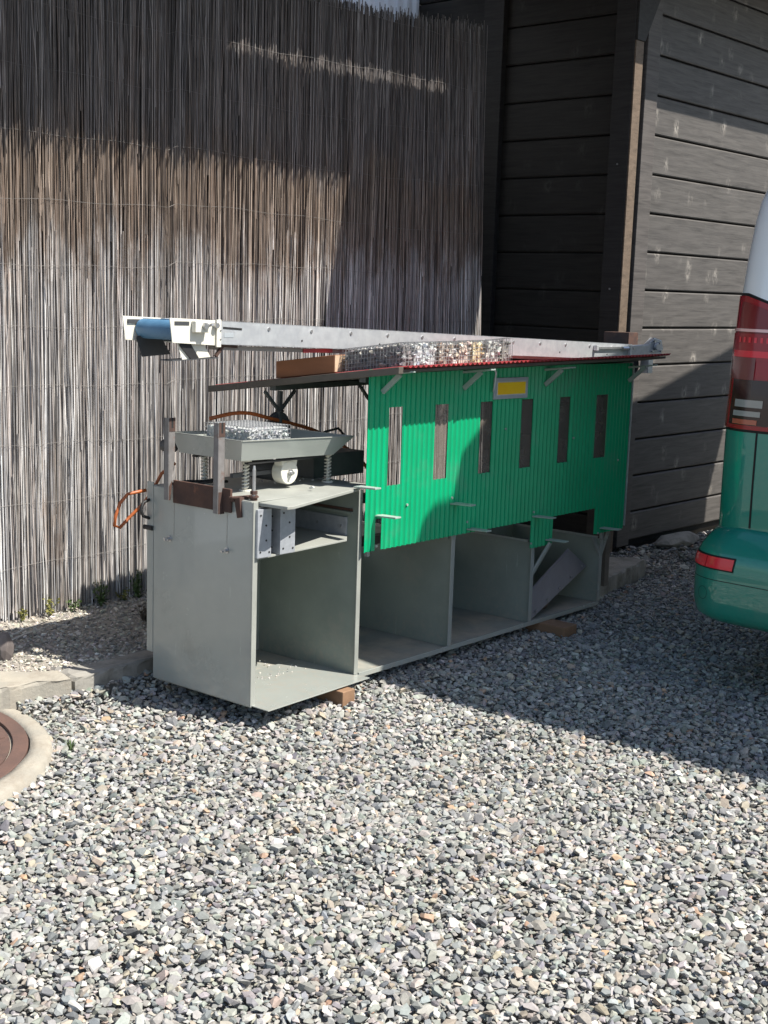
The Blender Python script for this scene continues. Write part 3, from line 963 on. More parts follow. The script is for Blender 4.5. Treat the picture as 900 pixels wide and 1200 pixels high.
# sign
sg = part(MB().box(1.344, 1.592, -.036, -.028, 1.027, 1.115), 'sign', SIGNF, bevel=.001)
part(MB().box(1.366, 1.572, -.0375, -.0355, 1.046, 1.096), 'sign_face', YELLOW, sg, bevel=.0005)
part(MB().box(1.362, 1.576, -.0365, -.0345, 1.042, 1.100), 'sign_border', WHITEP, sg)
part(MB().tube([(1.30, -.055, 1.165), (1.325, -.052, 1.14), (1.336, -.042, 1.10), (1.338, -.034, 1.06)], .004, 8), 'sign_wire', WHITEP, smooth=True)


# roof: red corrugated sheet on a brown board, falling to the back
def roof_z(x, y):
    return 1.172 + .0157 * (x - .56) - .13 * (y + .17)


mb = MB(); ny = 2; nxr = int((2.60 - .58) / (PIT / 6))
for i in range(nxr + 1):
    x = .58 + (2.60 - .58) * i / nxr
    for y in (-.178, .30, .82):
        mb.v.append((x, y, roof_z(x, y) + .006 + .0045 * math.sin(2 * math.pi * x / PIT)))
mb.f = [(i * 3 + j, (i + 1) * 3 + j, (i + 1) * 3 + j + 1, i * 3 + j + 1) for i in range(nxr) for j in (0, 1)]
rf = part(mb, 'roof_sheet', RED, solid=.0012, fix=False)
mb = MB()
c4 = [(.563, -.160), (2.585, -.160), (2.585, .82), (.563, .82)]
mb.prism([(x, y, roof_z(x, y) - .012) for x, y in c4], (0, 0, .0105))
part(mb, 'roof_board', BROWNM)
part(MB().prism([(.552, -.165, roof_z(.56, -.165) - .018), (.579, -.165, roof_z(.56, -.165) - .018), (.579, .83, roof_z(.56, .83) - .018), (.552, .83, roof_z(.56, .83) - .018)], (0, 0, .026)), 'roof_edge', BROWNM, bevel=.002)
for y in (.02, .48):
    part(MB().bar((.57, y, roof_z(.57, y) - .024), (2.58, y, roof_z(2.58, y) - .024), .03, .022), 'purlin', POSTM)
for X in (.62, 1.129, 1.73, 2.47):
    rt_ = part(MB().prism([(X, -.026, 1.147), (X, -.164, 1.163), (X, -.164, 1.157), (X, -.026, 1.138)], (.032, 0, 0)), 'roof_bracket', GREENPAD, bevel=.001)
    part(MB().bar((X + .008, -.030, 1.078), (X + .008, -.112, 1.148), .018, .012, (1, 0, 0)), 'brace', GREENPAD, rt_, bevel=.001)
for X in (.632, 1.20, 1.80, 2.34):
    z0 = .723 if X < .7 else .36
    po = part(MB().box(X - .008, X + .008, .492, .508, z0, roof_z(X, .5) - .038), 'roof_post', POSTM, bevel=.001)
    zt = roof_z(X, .5) - .035
    part(MB().bar((X, .50, zt - .085), (X - .085, .50, zt - .003), .011, .011, (0, 1, 0)).bar((X, .50, zt - .085), (X + .085, .50, zt - .003), .011, .011, (0, 1, 0)), 'post_brace', POSTM, po)
part(MB().cyl((.632, .5, .965), (.632, .5, .972), .017, 14), 'post_collar', BLACK)
for X in (.60, 1.144, 1.748, 2.355):
    part(MB().box(X - .008, X + .008, -.009, .006, .32 if X > 2 else .46, 1.135), 'front_post', GREY)
# V brace at the right end and the outer leg
part(MB().bar((2.36, .004, .235), (2.285, .004, .335), .013, .012, (0, 1, 0)).bar((2.362, .004, .235), (2.435, .004, .365), .013, .012, (0, 1, 0)), 'end_brace', GREY)
part(MB().bar((1.752, .004, .22), (1.815, -.05, .372), .014, .012, (0, 1, 0)), 'end_brace', GREY)
part(MB().box(2.515, 2.555, .060, .085, .05, .345), 'outer_leg', surf('weathered_leg', (.16, .14, .12), None, 9, .7))

# ------------------------------------------------------------------ things in and on the machine
for X0, X1, Y0, D, z0, z1, lab in ((.008, .074, -.014, .05, .5295, .697, 'zinc sheet box on the cabinet shelf, nearest the end panel'),
                                   (.116, .190, -.016, .10, .5305, .695, 'zinc sheet box on the cabinet shelf showing its darker side')):
    bx_ = thing('metal_box', lab, 'metal box', ((X0 + X1) / 2, Y0, z0), MC, 'zinc boxes on the shelf')
    MB().box(X0, X1, Y0, Y0 + D, z0, z1).build('body', GALVD, bx_, bevel=.001)
    for i, (u, v) in enumerate(((.2, .12), (.2, .88), (.62, .35), (.6, .66), (.85, .1))):
        x = X0 + (X1 - X0) * u; z = z0 + (z1 - z0) * v
        MB().cyl((x, Y0 - .0015, z), (x, Y0 + .001, z), .0038, 8).build('hole', BLACK, bx_)
    if X0 > .1:
        for z in (z0 + .02, z0 + .08, z0 + .13):
            MB().cyl((X0 - .0015, Y0 + .04, z), (X0 + .001, Y0 + .04, z), .0038, 8).build('hole', BLACK, bx_)
lp = thing('leaning_plate', 'grey bolted steel plate leaning across the last open bay', 'steel plate', (1.78, .06, .006), MC)
MB().prism([(1.765, .030, .118), (2.190, .075, .275), (2.335, .060, .178), (1.800, .020, .009)], (.004, .012, .004)).build('plate', LEANM, lp, bevel=.001)
for i in range(5):
    t = i / 4.0
    x = 1.835 + t * (2.29 - 1.835); z = .040 + t * (.185 - .040); y = .022 + t * .040
    MB().cyl((x, y + .004, z), (x, y - .004, z), .0055, 8).build('bolt', STEEL, lp)
bb = thing('brown_box', 'open brown sheet box lying behind the leaning plate', 'box', (1.98, .25, .0055), MC)
MB().prism([(1.93, .10, .006), (2.05, .10, .006), (2.13, .10, .10), (2.02, .10, .13)], (0, .012, 0)).build('front_board', BROWNB, bb)
MB().box(1.85, 2.10, .30, .312, .006, .26).box(1.84, 1.852, .12, .312, .006, .24).build('back_board', BROWNB, bb)

BEAMM = surf('weathered_beam', (.27, .16, .092), (.19, .11, .062), 9, .75, stretch=(1, .12, 1), bmp=.2, dirt=(.15, .10, .065), dirt_at=(.55, .75))
for (x0, x1, y0, lab) in ((.372, .440, -.10, 'short brown timber beam under the front of the first bay'), (1.835, 1.945, -.135, 'brown timber beam under the far end of the cabinet')):
    tb_ = thing('timber_beam', lab, 'beam', ((x0 + x1) / 2, .2, -.06), MC, 'timber beams carrying the cabinet')
    MB().box(x0, x1, y0, .52, -.075, -.001 if x0 < 1 else -.009).build('beam', BEAMM, tb_, bevel=.003)


WIREM = surf('galvanised_wire', (.30, .305, .31), None, 40, .7, bmp=0)


CAGEM = tone_mat('cage_stone', .95, 60, .85, 1.1, bmp=0, spec=.05)


def cage(name, lab, x0, x1, y0, y1, z0, z1, pal, ssz, frame, group=None, step=.0155, zf=None):
    zf = zf or (lambda x, y: 0.0)
    c = thing(name, lab, 'stone cage', ((x0 + x1) / 2, (y0 + y1) / 2, z0 + zf((x0 + x1) / 2, (y0 + y1) / 2)), frame, group)
    base = np.array(OFF[c.name])
    vol = (x1 - x0) * (y1 - y0) * (z1 - z0)
    # stones packed on a jittered lattice
    s = ssz * 1.42
    X, Y, Z = np.meshgrid(np.arange(x0 + s * .5, x1 - s * .3, s), np.arange(y0 + s * .5, y1 - s * .3, s), np.arange(z0 + s * .5, z1 - s * .3, s), indexing='ij')
    P = np.stack([X.ravel(), Y.ravel(), Z.ravel()], 1)
    P += rng.uniform(-.38, .38, P.shape) * s
    m = (P[:, 0] < x0 + 3 * s) | (P[:, 0] > x1 - 2.2 * s) | (P[:, 1] < y0 + 3 * s) | (P[:, 1] > y1 - 2.2 * s) | (P[:, 2] > z1 - 2.6 * s)
    P = P[m]
    P[:, 2] += np.array([zf(a, b) for a, b in P[:, :2]])
    n = len(P)
    size = np.clip(rng.lognormal(math.log(ssz), .2, n), ssz * .6, ssz * 1.5)
    pal = np.array(pal)
    V, F, Tn = scatter(P - base, size, tones(n, pal, np.ones(len(pal)) / len(pal), .08), .8)
    # the packed heart of the cage, so that no light passes through
    k_ = ssz * .75
    CV = np.array([(x, y, z + zf(x, y)) for x in (x0 + k_, x1 - k_) for y in (y0 + k_, y1 - k_) for z in (z0 + .001, z1 - k_)]) - base
    CF = np.array([(0, 1, 3), (0, 3, 2), (4, 6, 7), (4, 7, 5), (0, 4, 5), (0, 5, 1), (2, 3, 7), (2, 7, 6), (0, 2, 6), (0, 6, 4), (1, 5, 7), (1, 7, 3)])
    F = np.concatenate([F, CF + len(V)]); V = np.concatenate([V, CV]); Tn = np.concatenate([Tn, np.repeat(pal.mean(0)[None] * .9, 8, 0)])
    o = tri_mesh('stones', V, F, Tn, CAGEM); o.parent = c; OFF[o.name] = OFF[c.name]
    w = MB(); r = .0007

    def seg(a, b):
        w.bar((a[0], a[1], a[2] + zf(a[0], a[1])), (b[0], b[1], b[2] + zf(b[0], b[1])), r * 1.8, r * 1.8)
    nxw = max(1, round((x1 - x0) / step)); nyw = max(1, round((y1 - y0) / step)); nzw = max(1, round((z1 - z0) / step))
    for i in range(nxw + 1):
        x = x0 + (x1 - x0) * i / nxw
        seg((x, y0, z0), (x, y0, z1)); seg((x, y0, z1), (x, y1, z1)); seg((x, y1, z0), (x, y1, z1))
    for i in range(nyw + 1):
        y = y0 + (y1 - y0) * i / nyw
        seg((x0, y, z0), (x0, y, z1)); seg((x0, y, z1), (x1, y, z1)); seg((x1, y, z0), (x1, y, z1))
    for i in range(nzw + 1):
        z = z0 + (z1 - z0) * i / nzw
        seg((x0, y0, z), (x1, y0, z)); seg((x0, y0, z), (x0, y1, z)); seg((x1, y0, z), (x1, y1, z)); seg((x0, y1, z), (x1, y1, z))
    w.build('wire_mesh', WIREM, c)
    return c


def rz(x, y):
    return roof_z(x, y) + .0115 - 1.172


DKG = [(.13, .125, .125), (.19, .18, .18), (.26, .24, .23), (.34, .32, .30), (.16, .15, .16)]  # stones darkened to paint the shade on the row's end face
WH = [(.62, .60, .55), (.50, .49, .46), (.38, .37, .35), (.66, .62, .55), (.28, .28, .27)]
BLW = [(.58, .60, .60), (.44, .47, .49), (.34, .37, .40), (.62, .61, .57)]
BRN = [(.30, .22, .17), (.38, .28, .22), (.22, .17, .14), (.42, .36, .30)]
PNK = [(.56, .44, .37), (.60, .50, .42), (.48, .36, .30), (.62, .57, .50)]
TAN = [(.60, .46, .25), (.62, .52, .34), (.50, .38, .22), (.64, .58, .46)]
GRY = [(.30, .28, .25), (.22, .20, .18), (.44, .42, .38), (.16, .15, .14)]
GR = 'stone cages in a row on the red roof'
for x0, x1, h, pal, ss, lab in ((.610, .672, .086, DKG, .0140, 'wire stone cage of stones darkened for the shaded end, first on the roof edge'),
                                (.676, .822, .086, BLW, .0140, 'long wire stone cage of bluish white stones on the roof'),
                                (.826, .946, .086, BRN + WH[:2], .0140, 'wire stone cage mixing brown and white stones on the roof'),
                                (.950, 1.036, .087, PNK, .0140, 'wire stone cage of pinkish stones on the roof'),
                                (1.040, 1.124, .087, TAN, .0140, 'wire stone cage of yellow tan stones on the roof'),
                                (1.128, 1.238, .088, WH, .0140, 'wire stone cage of cream white stones beside the grey end cage'),
                                (1.242, 1.313, .092, GRY, .0140, 'wire stone cage of dark and grey stones at the right end of the row')):
    cage('stone_cage', lab, x0, x1, -.135, .155, 1.172, 1.172 + h, pal, ss, MC, GR, zf=rz)
cage('stone_cage', 'wire cage of fine blue white chippings lying in the feeder tray', .120, .330, .150, .38, .850, .957, [(.46, .48, .48), (.54, .54, .52), (.36, .39, .41), (.42, .44, .45)], .0115, MC)

wb = thing('wood_block', 'reddish timber block propping the conveyor on the roof edge', 'wood block', (.60, .34, 1.11), MC)
mb = MB()
for y in (.165, .47):
    for x, z in ((.575, 0), (.640, 0), (.640, .066), (.575, .066)):
        mb.v.append((x, y, roof_z(x, y) + .0115 + z))
mb.f = [(0, 1, 2, 3), (7, 6, 5, 4), (0, 4, 5, 1), (1, 5, 6, 2), (2, 6, 7, 3), (3, 7, 4, 0)]
mb.build('block', WOODB, wb, bevel=.002)
mb = MB().box(.577, .638, .1635, .1648, roof_z(.6, .165) + .014, roof_z(.6, .165) + .075)
mb.build('end_grain', WOODP, wb)

# pebbles left on the deck
P = []
for i in range(26):
    t = rng.random()
    P.append((.36 + .30 * t, .26 + .10 * rng.random() - .10 * t, .729))
P = np.array(P); n = len(P)
V, F, Tn = scatter(P, rng.uniform(.004, .009, n), tones(n, np.array(WH), np.ones(5) / 5))
o = tri_mesh('loose_pebbles', V, F, Tn, STONEM); o.matrix_world = MC
tag(o, 'loose pale pebbles spilled on the steel deck beside the spring', 'pebbles', kind='stuff')
P = np.array([(.02 + .5 * rng.random(), .18 + .3 * rng.random() ** 1.5, .0115) for i in range(90)]); n = len(P)
V, F, Tn = scatter(P, rng.uniform(.002, .006, n), tones(n, np.array(WH), np.ones(5) / 5))
o = tri_mesh('floor_grit', V, F, Tn, STONEM); o.matrix_world = MC
tag(o, 'fine grit scattered over the floor of the first bay', 'grit', kind='stuff')
V, F, Tn = scatter(np.zeros((1, 3)), np.array([.014]), np.array([(.66, .65, .62)]))
o = tri_mesh('pebble', V, F, Tn, STONEM); o.matrix_world = MC @ Matrix.Translation((.355, .06, .735))
tag(o, 'single white pebble lying on the front edge of the steel deck', 'pebble')

# orange cables
solo(MB().tube([Vector(q) for q in [(.005, .56, .70), (-.05, .60, .685), (-.085, .60, .655), (-.105, .60, .61), (-.11, .60, .575), (-.085, .60, .565), (-.05, .59, .60), (.0, .57, .65), (.02, .55, .69), (.05, .53, .76), (.09, .50, .80)]], .0062, 10), 'power_cable', ORANGE,
     'orange cable hanging in a loop behind the cabinet end', 'cable', (0, .57, .6), MC, 'orange cables', smooth=True)
cpts = [(.26, .50, .955), (.38, .50, .972), (.47, .50, .968), (.56, .50, .945), (.68, .50, .920), (.80, .50, .893), (.90, .48, .855), (.97, .42, .80), (1.02, .36, .73), (1.05, .33, .64), (1.15, .33, .52)]
fine = []
for i in range(len(cpts) - 1):
    a, b = Vector(cpts[i]), Vector(cpts[i + 1])
    fine += [a.lerp(b, t / 3) for t in range(3)]
fine.append(Vector(cpts[-1]))
for _ in range(2):
    fine = [fine[0]] + [(fine[i - 1] + fine[i] * 2 + fine[i + 1]) / 4 for i in range(1, len(fine) - 1)] + [fine[-1]]
solo(MB().tube(fine, .0075, 10), 'power_cable', ORANGE, 'orange cable arching over the feeder tray into the green panel', 'cable', (.6, .5, .9), MC, 'orange cables', smooth=True)

# ------------------------------------------------------------------ conveyor lying on the roof
XL, XR, YN, YF, HR = -.17, 3.12, .24, .48, .082


def ctop(x): return 1.330 - .0287 * (x + .17)


cv = thing('conveyor', 'long galvanised belt conveyor lying along the top of the red roof', 'conveyor', (XL, .36, ctop(XL) - .09), MC)


def rail(y, side):
    mb = MB(); s = -1 if side == 'near' else 1
    x0, x1 = .0, 2.98
    mb.prism([(x0, y, ctop(x0)), (x1, y, ctop(x1)), (x1, y, ctop(x1) - HR), (x0, y, ctop(x0) - HR)], (0, .003, 0))
    for zz in (0, -HR):
        mb.prism([(x0, y, ctop(x0) + zz), (x1, y, ctop(x1) + zz), (x1, y + s * -.022, ctop(x1) + zz), (x0, y + s * -.022, ctop(x0) + zz)], (0, 0, .003 if zz else -.003))
    o = part(mb, 'side_rail', GALV, cv, bevel=.0008)
    if side == 'near':
        for i in range(13):
            x = .30 + i * .225
            mbb = MB().cyl((x, y, ctop(x) - .020), (x, y - .003, ctop(x) - .020), .0065, 14)
            part(mbb, 'bolt', STEEL, o)
            if i % 2: part(MB().cyl((x - .05, y + .001, ctop(x) - .055), (x - .05, y - .0012, ctop(x) - .055), .004, 8), 'hole', BLACK, o)
        part(MB().prism([(.075, y - .0012, ctop(0) - .022), (.165, y - .0012, ctop(.16) - .022), (.165, y - .0012, ctop(.16) - .029), (.075, y - .0012, ctop(0) - .029)], (0, .001, 0)), 'slot', BLACK, o)
        part(MB().box(.08, .125, y - .0012, y - .0002, ctop(.1) - .056, ctop(.1) - .041), 'rating_plate', SIGNF, o)
    return o


rail(YN, 'near'); rail(YF, 'far')
for y, s in ((YN, -1), (YF, 1)):
    mb = MB()
    mb.prism([(XL, y - .004 * (s < 0), ctop(XL)), (.06, y - .004 * (s < 0), ctop(.06)), (.06, y - .004 * (s < 0), ctop(.06) - HR - .004), (XL + .012, y - .004 * (s < 0), ctop(XL) - HR)], (0, .0035, 0))
    o = part(mb, 'end_plate', CREAM, cv, bevel=.0008)
    part(MB().box(XL + .02, XL + .085, y - .0052, y + .0042, ctop(XL) - .024, ctop(XL) - .011), 'slot', RUBBER, o)
    if s < 0:
        part(MB().box(-.075, -.012, y - .026, y - .0048, ctop(0) - .042, ctop(0) - .004), 'bearing_block', CREAM, o, bevel=.002)
        part(MB().cyl((-.035, y - .0262, ctop(0) - .02), (-.035, y - .038, ctop(0) - .02), .012, 6).cyl((-.02, y - .0262, ctop(0) - .02), (-.02, y - .05, ctop(0) - .014), .005, 8), 'bolt', STEEL, o)
        part(MB().box(.035, .056, y - .012, y - .0048, ctop(0) - HR - .01, ctop(0) + .002), 'clamp_strip', CREAM, o, bevel=.001)
        part(MB().cyl((.030, y - .005, ctop(0) - .018), (.030, y - .022, ctop(0) - .018), .010, 6), 'bolt', STEEL, o)
        part(MB().cyl((.052, y - .0125, ctop(0) - .035), (.052, y - .014, ctop(0) - .035), .003, 8).cyl((.052, y - .0125, ctop(0) - .065), (.052, y - .014, ctop(0) - .065), .003, 8), 'rivet', STEEL, o)
# drum, belt, underside
dx, dz_ = -.085, ctop(-.08) - .040
dr = part(MB().cyl((dx, YN + .006, dz_), (dx, YF - .004, dz_), .034, 40), 'drum', BLUE, cv, smooth=30, bevel=.003)
part(MB().cyl((dx, YN - .002, dz_ + .022), (dx, YF + .002, dz_ + .022), .007, 12), 'axle', STEEL, dr)
mb = MB()
mb.prism([(dx, YN + .008, dz_ + .0325), (.3, YN + .008, ctop(.3) - .022), (3.0, YN + .008, ctop(3.0) - .022), (3.0, YF - .006, ctop(3.0) - .022), (.3, YF - .006, ctop(.3) - .022), (dx, YF - .006, dz_ + .0325)], (0, 0, .003))
part(mb, 'belt', BLUE, cv)
mb = MB().prism([(.05, YN + .006, ctop(.05) - HR + .006), (2.95, YN + .006, ctop(2.95) - HR + .006), (2.95, YF - .003, ctop(2.95) - HR + .006), (.05, YF - .003, ctop(.05) - HR + .006)], (0, 0, .003))
part(mb, 'base_sheet', GALVD, cv)
part(MB().bar((.08, YN + .05, ctop(.08) - HR - .012), (2.9, YN + .05, ctop(2.9) - HR - .012 + .010), .06, .014), 'under_rail', surf('under_rail_paint', (.30, .27, .24), (.22, .19, .17), 9, .6), cv)
part(MB().box(.50, .66, YN + .012, YN + .018, ctop(.6) - HR - .016, ctop(.6) - HR - .001), 'red_reflector', RED, cv)
# scraper under the drum
for y in (YF - .02, YN + .012):
    sc = MB().prism([(-.130, y, 1.262), (-.020, y, 1.268), (.03, y, 1.198), (-.10, y, 1.190)], (0, .003, 0))
    scr = part(sc, 'scraper', CREAM if y < .3 else RUBBER, cv, bevel=.001)
part(MB().prism([(-.118, YN + .006, 1.240), (-.082, YN + .006, 1.262), (-.030, YN + .006, 1.196), (-.062, YN + .006, 1.188)], (0, .004, 0)), 'rubber_strip', BLACK, scr)
part(MB().prism([(-.150, YN + .004, 1.186), (.06, YN + .004, 1.194), (.06, YN + .07, 1.194), (-.150, YN + .07, 1.186)], (0, 0, .003)), 'scraper_plate', RUBBER, scr)
part(MB().bar((.06, YN + .02, 1.200), (.10, YN + .02, 1.245), .010, .010).bar((.02, YN + .02, 1.245), (.16, YN + .02, 1.235), .012, .014), 'scraper_hinge', RUST, scr)
# tail end with tensioner and drive housing
tl = part(MB().prism([(2.97, YN + .004, ctop(2.97) - .006), (3.16, YN + .004, ctop(3.16) + .004), (3.23, YN + .004, ctop(3.16) + .040), (3.31, YN + .004, ctop(3.2) + .028), (3.335, YN + .004, ctop(3.2) - .02), (3.30, YN + .004, ctop(3.2) - .060), (3.16, YN + .004, ctop(3.16) - .060), (2.97, YN + .004, ctop(2.97) - .070)], (0, .03, 0)), 'tail_plate', GALVD, cv, bevel=.003)
part(MB().cyl((3.24, YN + .003, ctop(3.2) - .005), (3.24, YN - .012, ctop(3.2) - .005), .020, 12), 'tail_cover', GALVD, tl, bevel=.003)
for x, z in ((3.22, .022), (3.28, .012), (3.30, -.03), (3.2, -.03)):
    part(MB().cyl((x, YN + .004, ctop(3.2) + z), (x, YN - .006, ctop(3.2) + z), .006, 6), 'bolt', STEEL, tl)
part(MB().box(2.60, 2.86, YN - .014, YN - .006, ctop(2.7) - .030, ctop(2.7) - .020).cyl((2.86, YN - .01, ctop(2.86) - .022), (2.92, YN - .01, ctop(2.86) - .022), .010, 6), 'tensioner_rod', STEEL, cv)
part(MB().box(2.585, 2.605, YN - .022, YN - .002, ctop(2.6) - .040, ctop(2.6) - .014), 'tensioner_lug', GALV, cv, bevel=.001)
part(MB().box(2.93, 2.95, YN - .018, YN - .002, ctop(2.94) - .055, ctop(2.94) - .006), 'tensioner_lug', GALV, cv, bevel=.001)
part(MB().box(3.03, 3.13, YN + .05, YF - .04, ctop(3.05) - .004, ctop(3.05) + .062), 'rust_guard', RUST, cv, bevel=.002)
part(MB().cyl((3.10, YN + .045, ctop(3.1) - .11), (3.10, YF - .01, ctop(3.1) - .11), .050, 28), 'drive_motor', BLACK, cv, bevel=.004)
part(MB().box(3.17, 3.22, YN + .0, YN + .05, ctop(3.1) - .150, ctop(3.1) - .06), 'motor_foot', GALV, cv, bevel=.002)

# ------------------------------------------------------------------ the van
VX, VY = 1.62, -1.77
HW = .955
vt = [  # z, rear X, side inset, front X, corner radius
    (.30, 1.68, .035, 6.42, .14), (.45, 1.64, .006, 6.53, .15), (.60, 1.624, 0, 6.55, .15), (.80, 1.62, 0, 6.55, .15), (1.00, 1.62, 0, 6.48, .15), (1.14, 1.626, .004, 6.36, .15),
    (1.28, 1.638, .004, 6.10, .15), (1.40, 1.648, .003, 5.92, .15), (1.52, 1.658, .004, 5.74, .15), (1.66, 1.672, .011, 5.52, .15), (1.80, 1.686, .023, 5.30, .15), (1.88, 1.694, .033, 5.15, .16), (1.94, 1.706, .046, 5.0, .18), (1.975, 1.78, .12, 4.85, .22), (1.99, 1.92, .28, 4.6, .25)]
vz = [r[0] for r in vt]


def vpar(z):
    return [float(np.interp(z, vz, [r[k] for r in vt])) for k in (1, 2, 3, 4)]


def rounded(X0, X1, hw, r, rf, z, n=14):
    """plan outline, anticlockwise from the rear left tangent point"""
    P = []
    for cx, cy, a0, rr in ((X0 + r, hw - r, 90, r), (X0 + r, -hw + r, 180, r), (X1 - rf, -hw + rf, 270, rf), (X1 - rf, hw - rf, 0, rf)):
        for i in range(n + 1):
            a = math.radians(a0 + 90 * i / n)
            P.append((cx + rr * math.cos(a), VY + cy + rr * math.sin(a), z))
    return P


def loft(zs, fn, cap_top=False, cap_bottom=False):
    mb = MB(); rings = [fn(z) for z in zs]; n = len(rings[0])
    for r in rings: mb.v += r
    for k in range(len(zs) - 1):
        for i in range(n):
            j = (i + 1) % n
            mb.f.append((k * n + i, k * n + j, (k + 1) * n + j, (k + 1) * n + i))
    if cap_top: mb.f.append(tuple(range((len(zs) - 1) * n, len(zs) * n)))
    if cap_bottom: mb.f.append(tuple(range(n))[::-1])
    return mb


def body_ring(z):
    X0, ins, X1, r = vpar(z)
    return rounded(X0, X1, HW - ins, r, .35, z)


def skin(z, s, off=.004, side=1):
    """a point on the van's skin: s runs from the rear corner's side tangent round to the back; side -1 mirrors it"""
    X0, ins, X1, r = vpar(z)
    hw = HW - ins; arc = r * math.pi / 2
    if s < 0: x, y, nx, ny = X0 + r - s, hw, 0, 1
    elif s < arc:
        a = s / r
        nx, ny = -math.sin(a), math.cos(a)
        x, y = X0 + r + r * nx, hw - r + r * ny
    else: x, y, nx, ny = X0, hw - r - (s - arc), -1, 0
    return (x + nx * off, VY + side * (y + ny * off), z)


def patch(s0, s1, z0, z1, off, side=1, ns=16, nz=14, top=None, bot=None, thick=.0):
    mb = MB()
    for j in range(nz + 1):
        for i in range(ns + 1):
            u = i / ns; s_ = (s0(j / nz) if callable(s0) else s0) * (1 - u) + (s1(j / nz) if callable(s1) else s1) * u
            zt = top(s_) if top else z1
            zb = bot(s_) if bot else z0
            mb.v.append(skin(zb + (zt - zb) * j / nz, s_, off, side))
    for j in range(nz):
        for i in range(ns):
            a = j * (ns + 1) + i
            mb.f.append((a, a + 1, a + ns + 2, a + ns + 1))
    return mb


def car_paint(name, c, rough=.3, metal=.0, coat=1.0, dirt=0.0):
    m, nt, p = new_mat(name)
    p.inputs['Base Color'].default_value = (*c, 1)
    p.inputs['Roughness'].default_value = rough; p.inputs['Metallic'].default_value = metal
    p.inputs['Coat Weight'].default_value = coat; p.inputs['Coat Roughness'].default_value = .03
    f = ramp(nt, noise(nt, 3.5, 7, .7), [(.45, (0, 0, 0)), (.8, (dirt,) * 3)])
    nt.links.new(mixc(nt, f, c, (.25, .235, .2)), p.inputs['Base Color'])
    return m


VG = car_paint('green_van_paint', (.006, .215, .160), .38, .1, dirt=.3)
VW = car_paint('white_van_paint', (.84, .86, .875), .35)
LENS = car_paint('red_lens', (.30, .005, .014), .22, 0, .25)
LENSB = car_paint('bright_red_lens', (.75, .02, .04), .22, 0, .25)
LENSD = car_paint('smoked_lens', (.03, .006, .008), .22, 0, .25)
LENSC = car_paint('clear_lens_and_reflection', (.30, .29, .28), .15)  # headlight lens, also the painted reflection stripes
LENSP = car_paint('pink_lens', (.85, .48, .46), .2)
GLASS = car_paint('dark_van_glass', (.012, .014, .016), .05)
SEAM = surf('black_gap', (.006, .006, .006), None, 5, .7, bmp=0)
TYRE = surf('tyre', (.022, .022, .022), None, 20, .85)
van = thing('van', 'green van with white upper body, seen from its rear corner at the right edge', 'van', (4.0, VY, 0))
zl = [.30, .36, .45, .52, .60, .70, .80, .90, 1.0, 1.07, 1.14, 1.21, 1.28]
body = loft(zl, body_ring, cap_bottom=True).build('lower_body', VG, van, smooth=50)
zu = [1.28, 1.34, 1.40, 1.46, 1.52, 1.59, 1.66, 1.73, 1.80, 1.88, 1.91, 1.94, 1.96, 1.975, 1.985, 1.99]
ub = loft(zu, body_ring, cap_top=True).build('upper_body', VW, van, smooth=50)


# bumper with its curled top
bt = [(.275, .075), (.288, .035), (.31, .012), (.36, .002), (.44, 0), (.505, .002), (.545, .008), (.575, .020), (.60, .036), (.625, .054), (.650, .084), (.655, .12)]


def bump_ring(z):
    ins = float(np.interp(z, [b[0] for b in bt], [b[1] for b in bt]))
    P = []
    r = .165
    X0 = 1.530 + ins; hw = HW + .045 - ins * .8
    for cx, cy, a0 in ((X0 + r, hw - r, 90), (X0 + r, -hw + r, 180)):
        for i in range(19):
            a = math.radians(a0 + 90 * i / 18)
            P.append((cx + r * math.cos(a), VY + cy + r * math.sin(a), z))
    P = [(2.35, VY + hw - .05, z), (2.1, VY + hw - .008, z)] + P + [(2.1, VY - hw + .008, z), (2.35, VY - hw + .05, z)]
    return P


bz = [.275, .281, .288, .298, .31, .33, .355, .38, .41, .44, .475, .505, .525, .545, .56, .575, .588, .60, .6125, .625, .638, .650, .655]
bp_ = loft(bz, bump_ring, cap_top=True, cap_bottom=True).build('bumper', VG, van, smooth=50)


def bump_pt(z, s, off, side=1):
    ins = float(np.interp(z, [b[0] for b in bt], [b[1] for b in bt]))
    r = .165; X0 = 1.530 + ins; hw = HW + .045 - ins * .8; arc = r * math.pi / 2
    if s < 0: x, y, nx, ny = X0 + r - s, hw, 0, 1
    elif s < arc:
        a = s / r; nx, ny = -math.sin(a), math.cos(a); x, y = X0 + r + r * nx, hw - r + r * ny
    else: x, y, nx, ny = X0, hw - r - (s - arc), -1, 0
    return (x + nx * off, VY + side * (y + ny * off), z)


def bump_patch(s0, s1, z0, z1, off, side, ns=14, nz=4):
    mb = MB()
    for j in range(nz + 1):
        for i in range(ns + 1):
            mb.v.append(bump_pt(z0 + (z1 - z0) * j / nz, s0 + (s1 - s0) * i / ns, off, side))
    for j in range(nz):
        for i in range(ns):
            a = j * (ns + 1) + i
            mb.f.append((a, a + 1, a + ns + 2, a + ns + 1))
    return mb


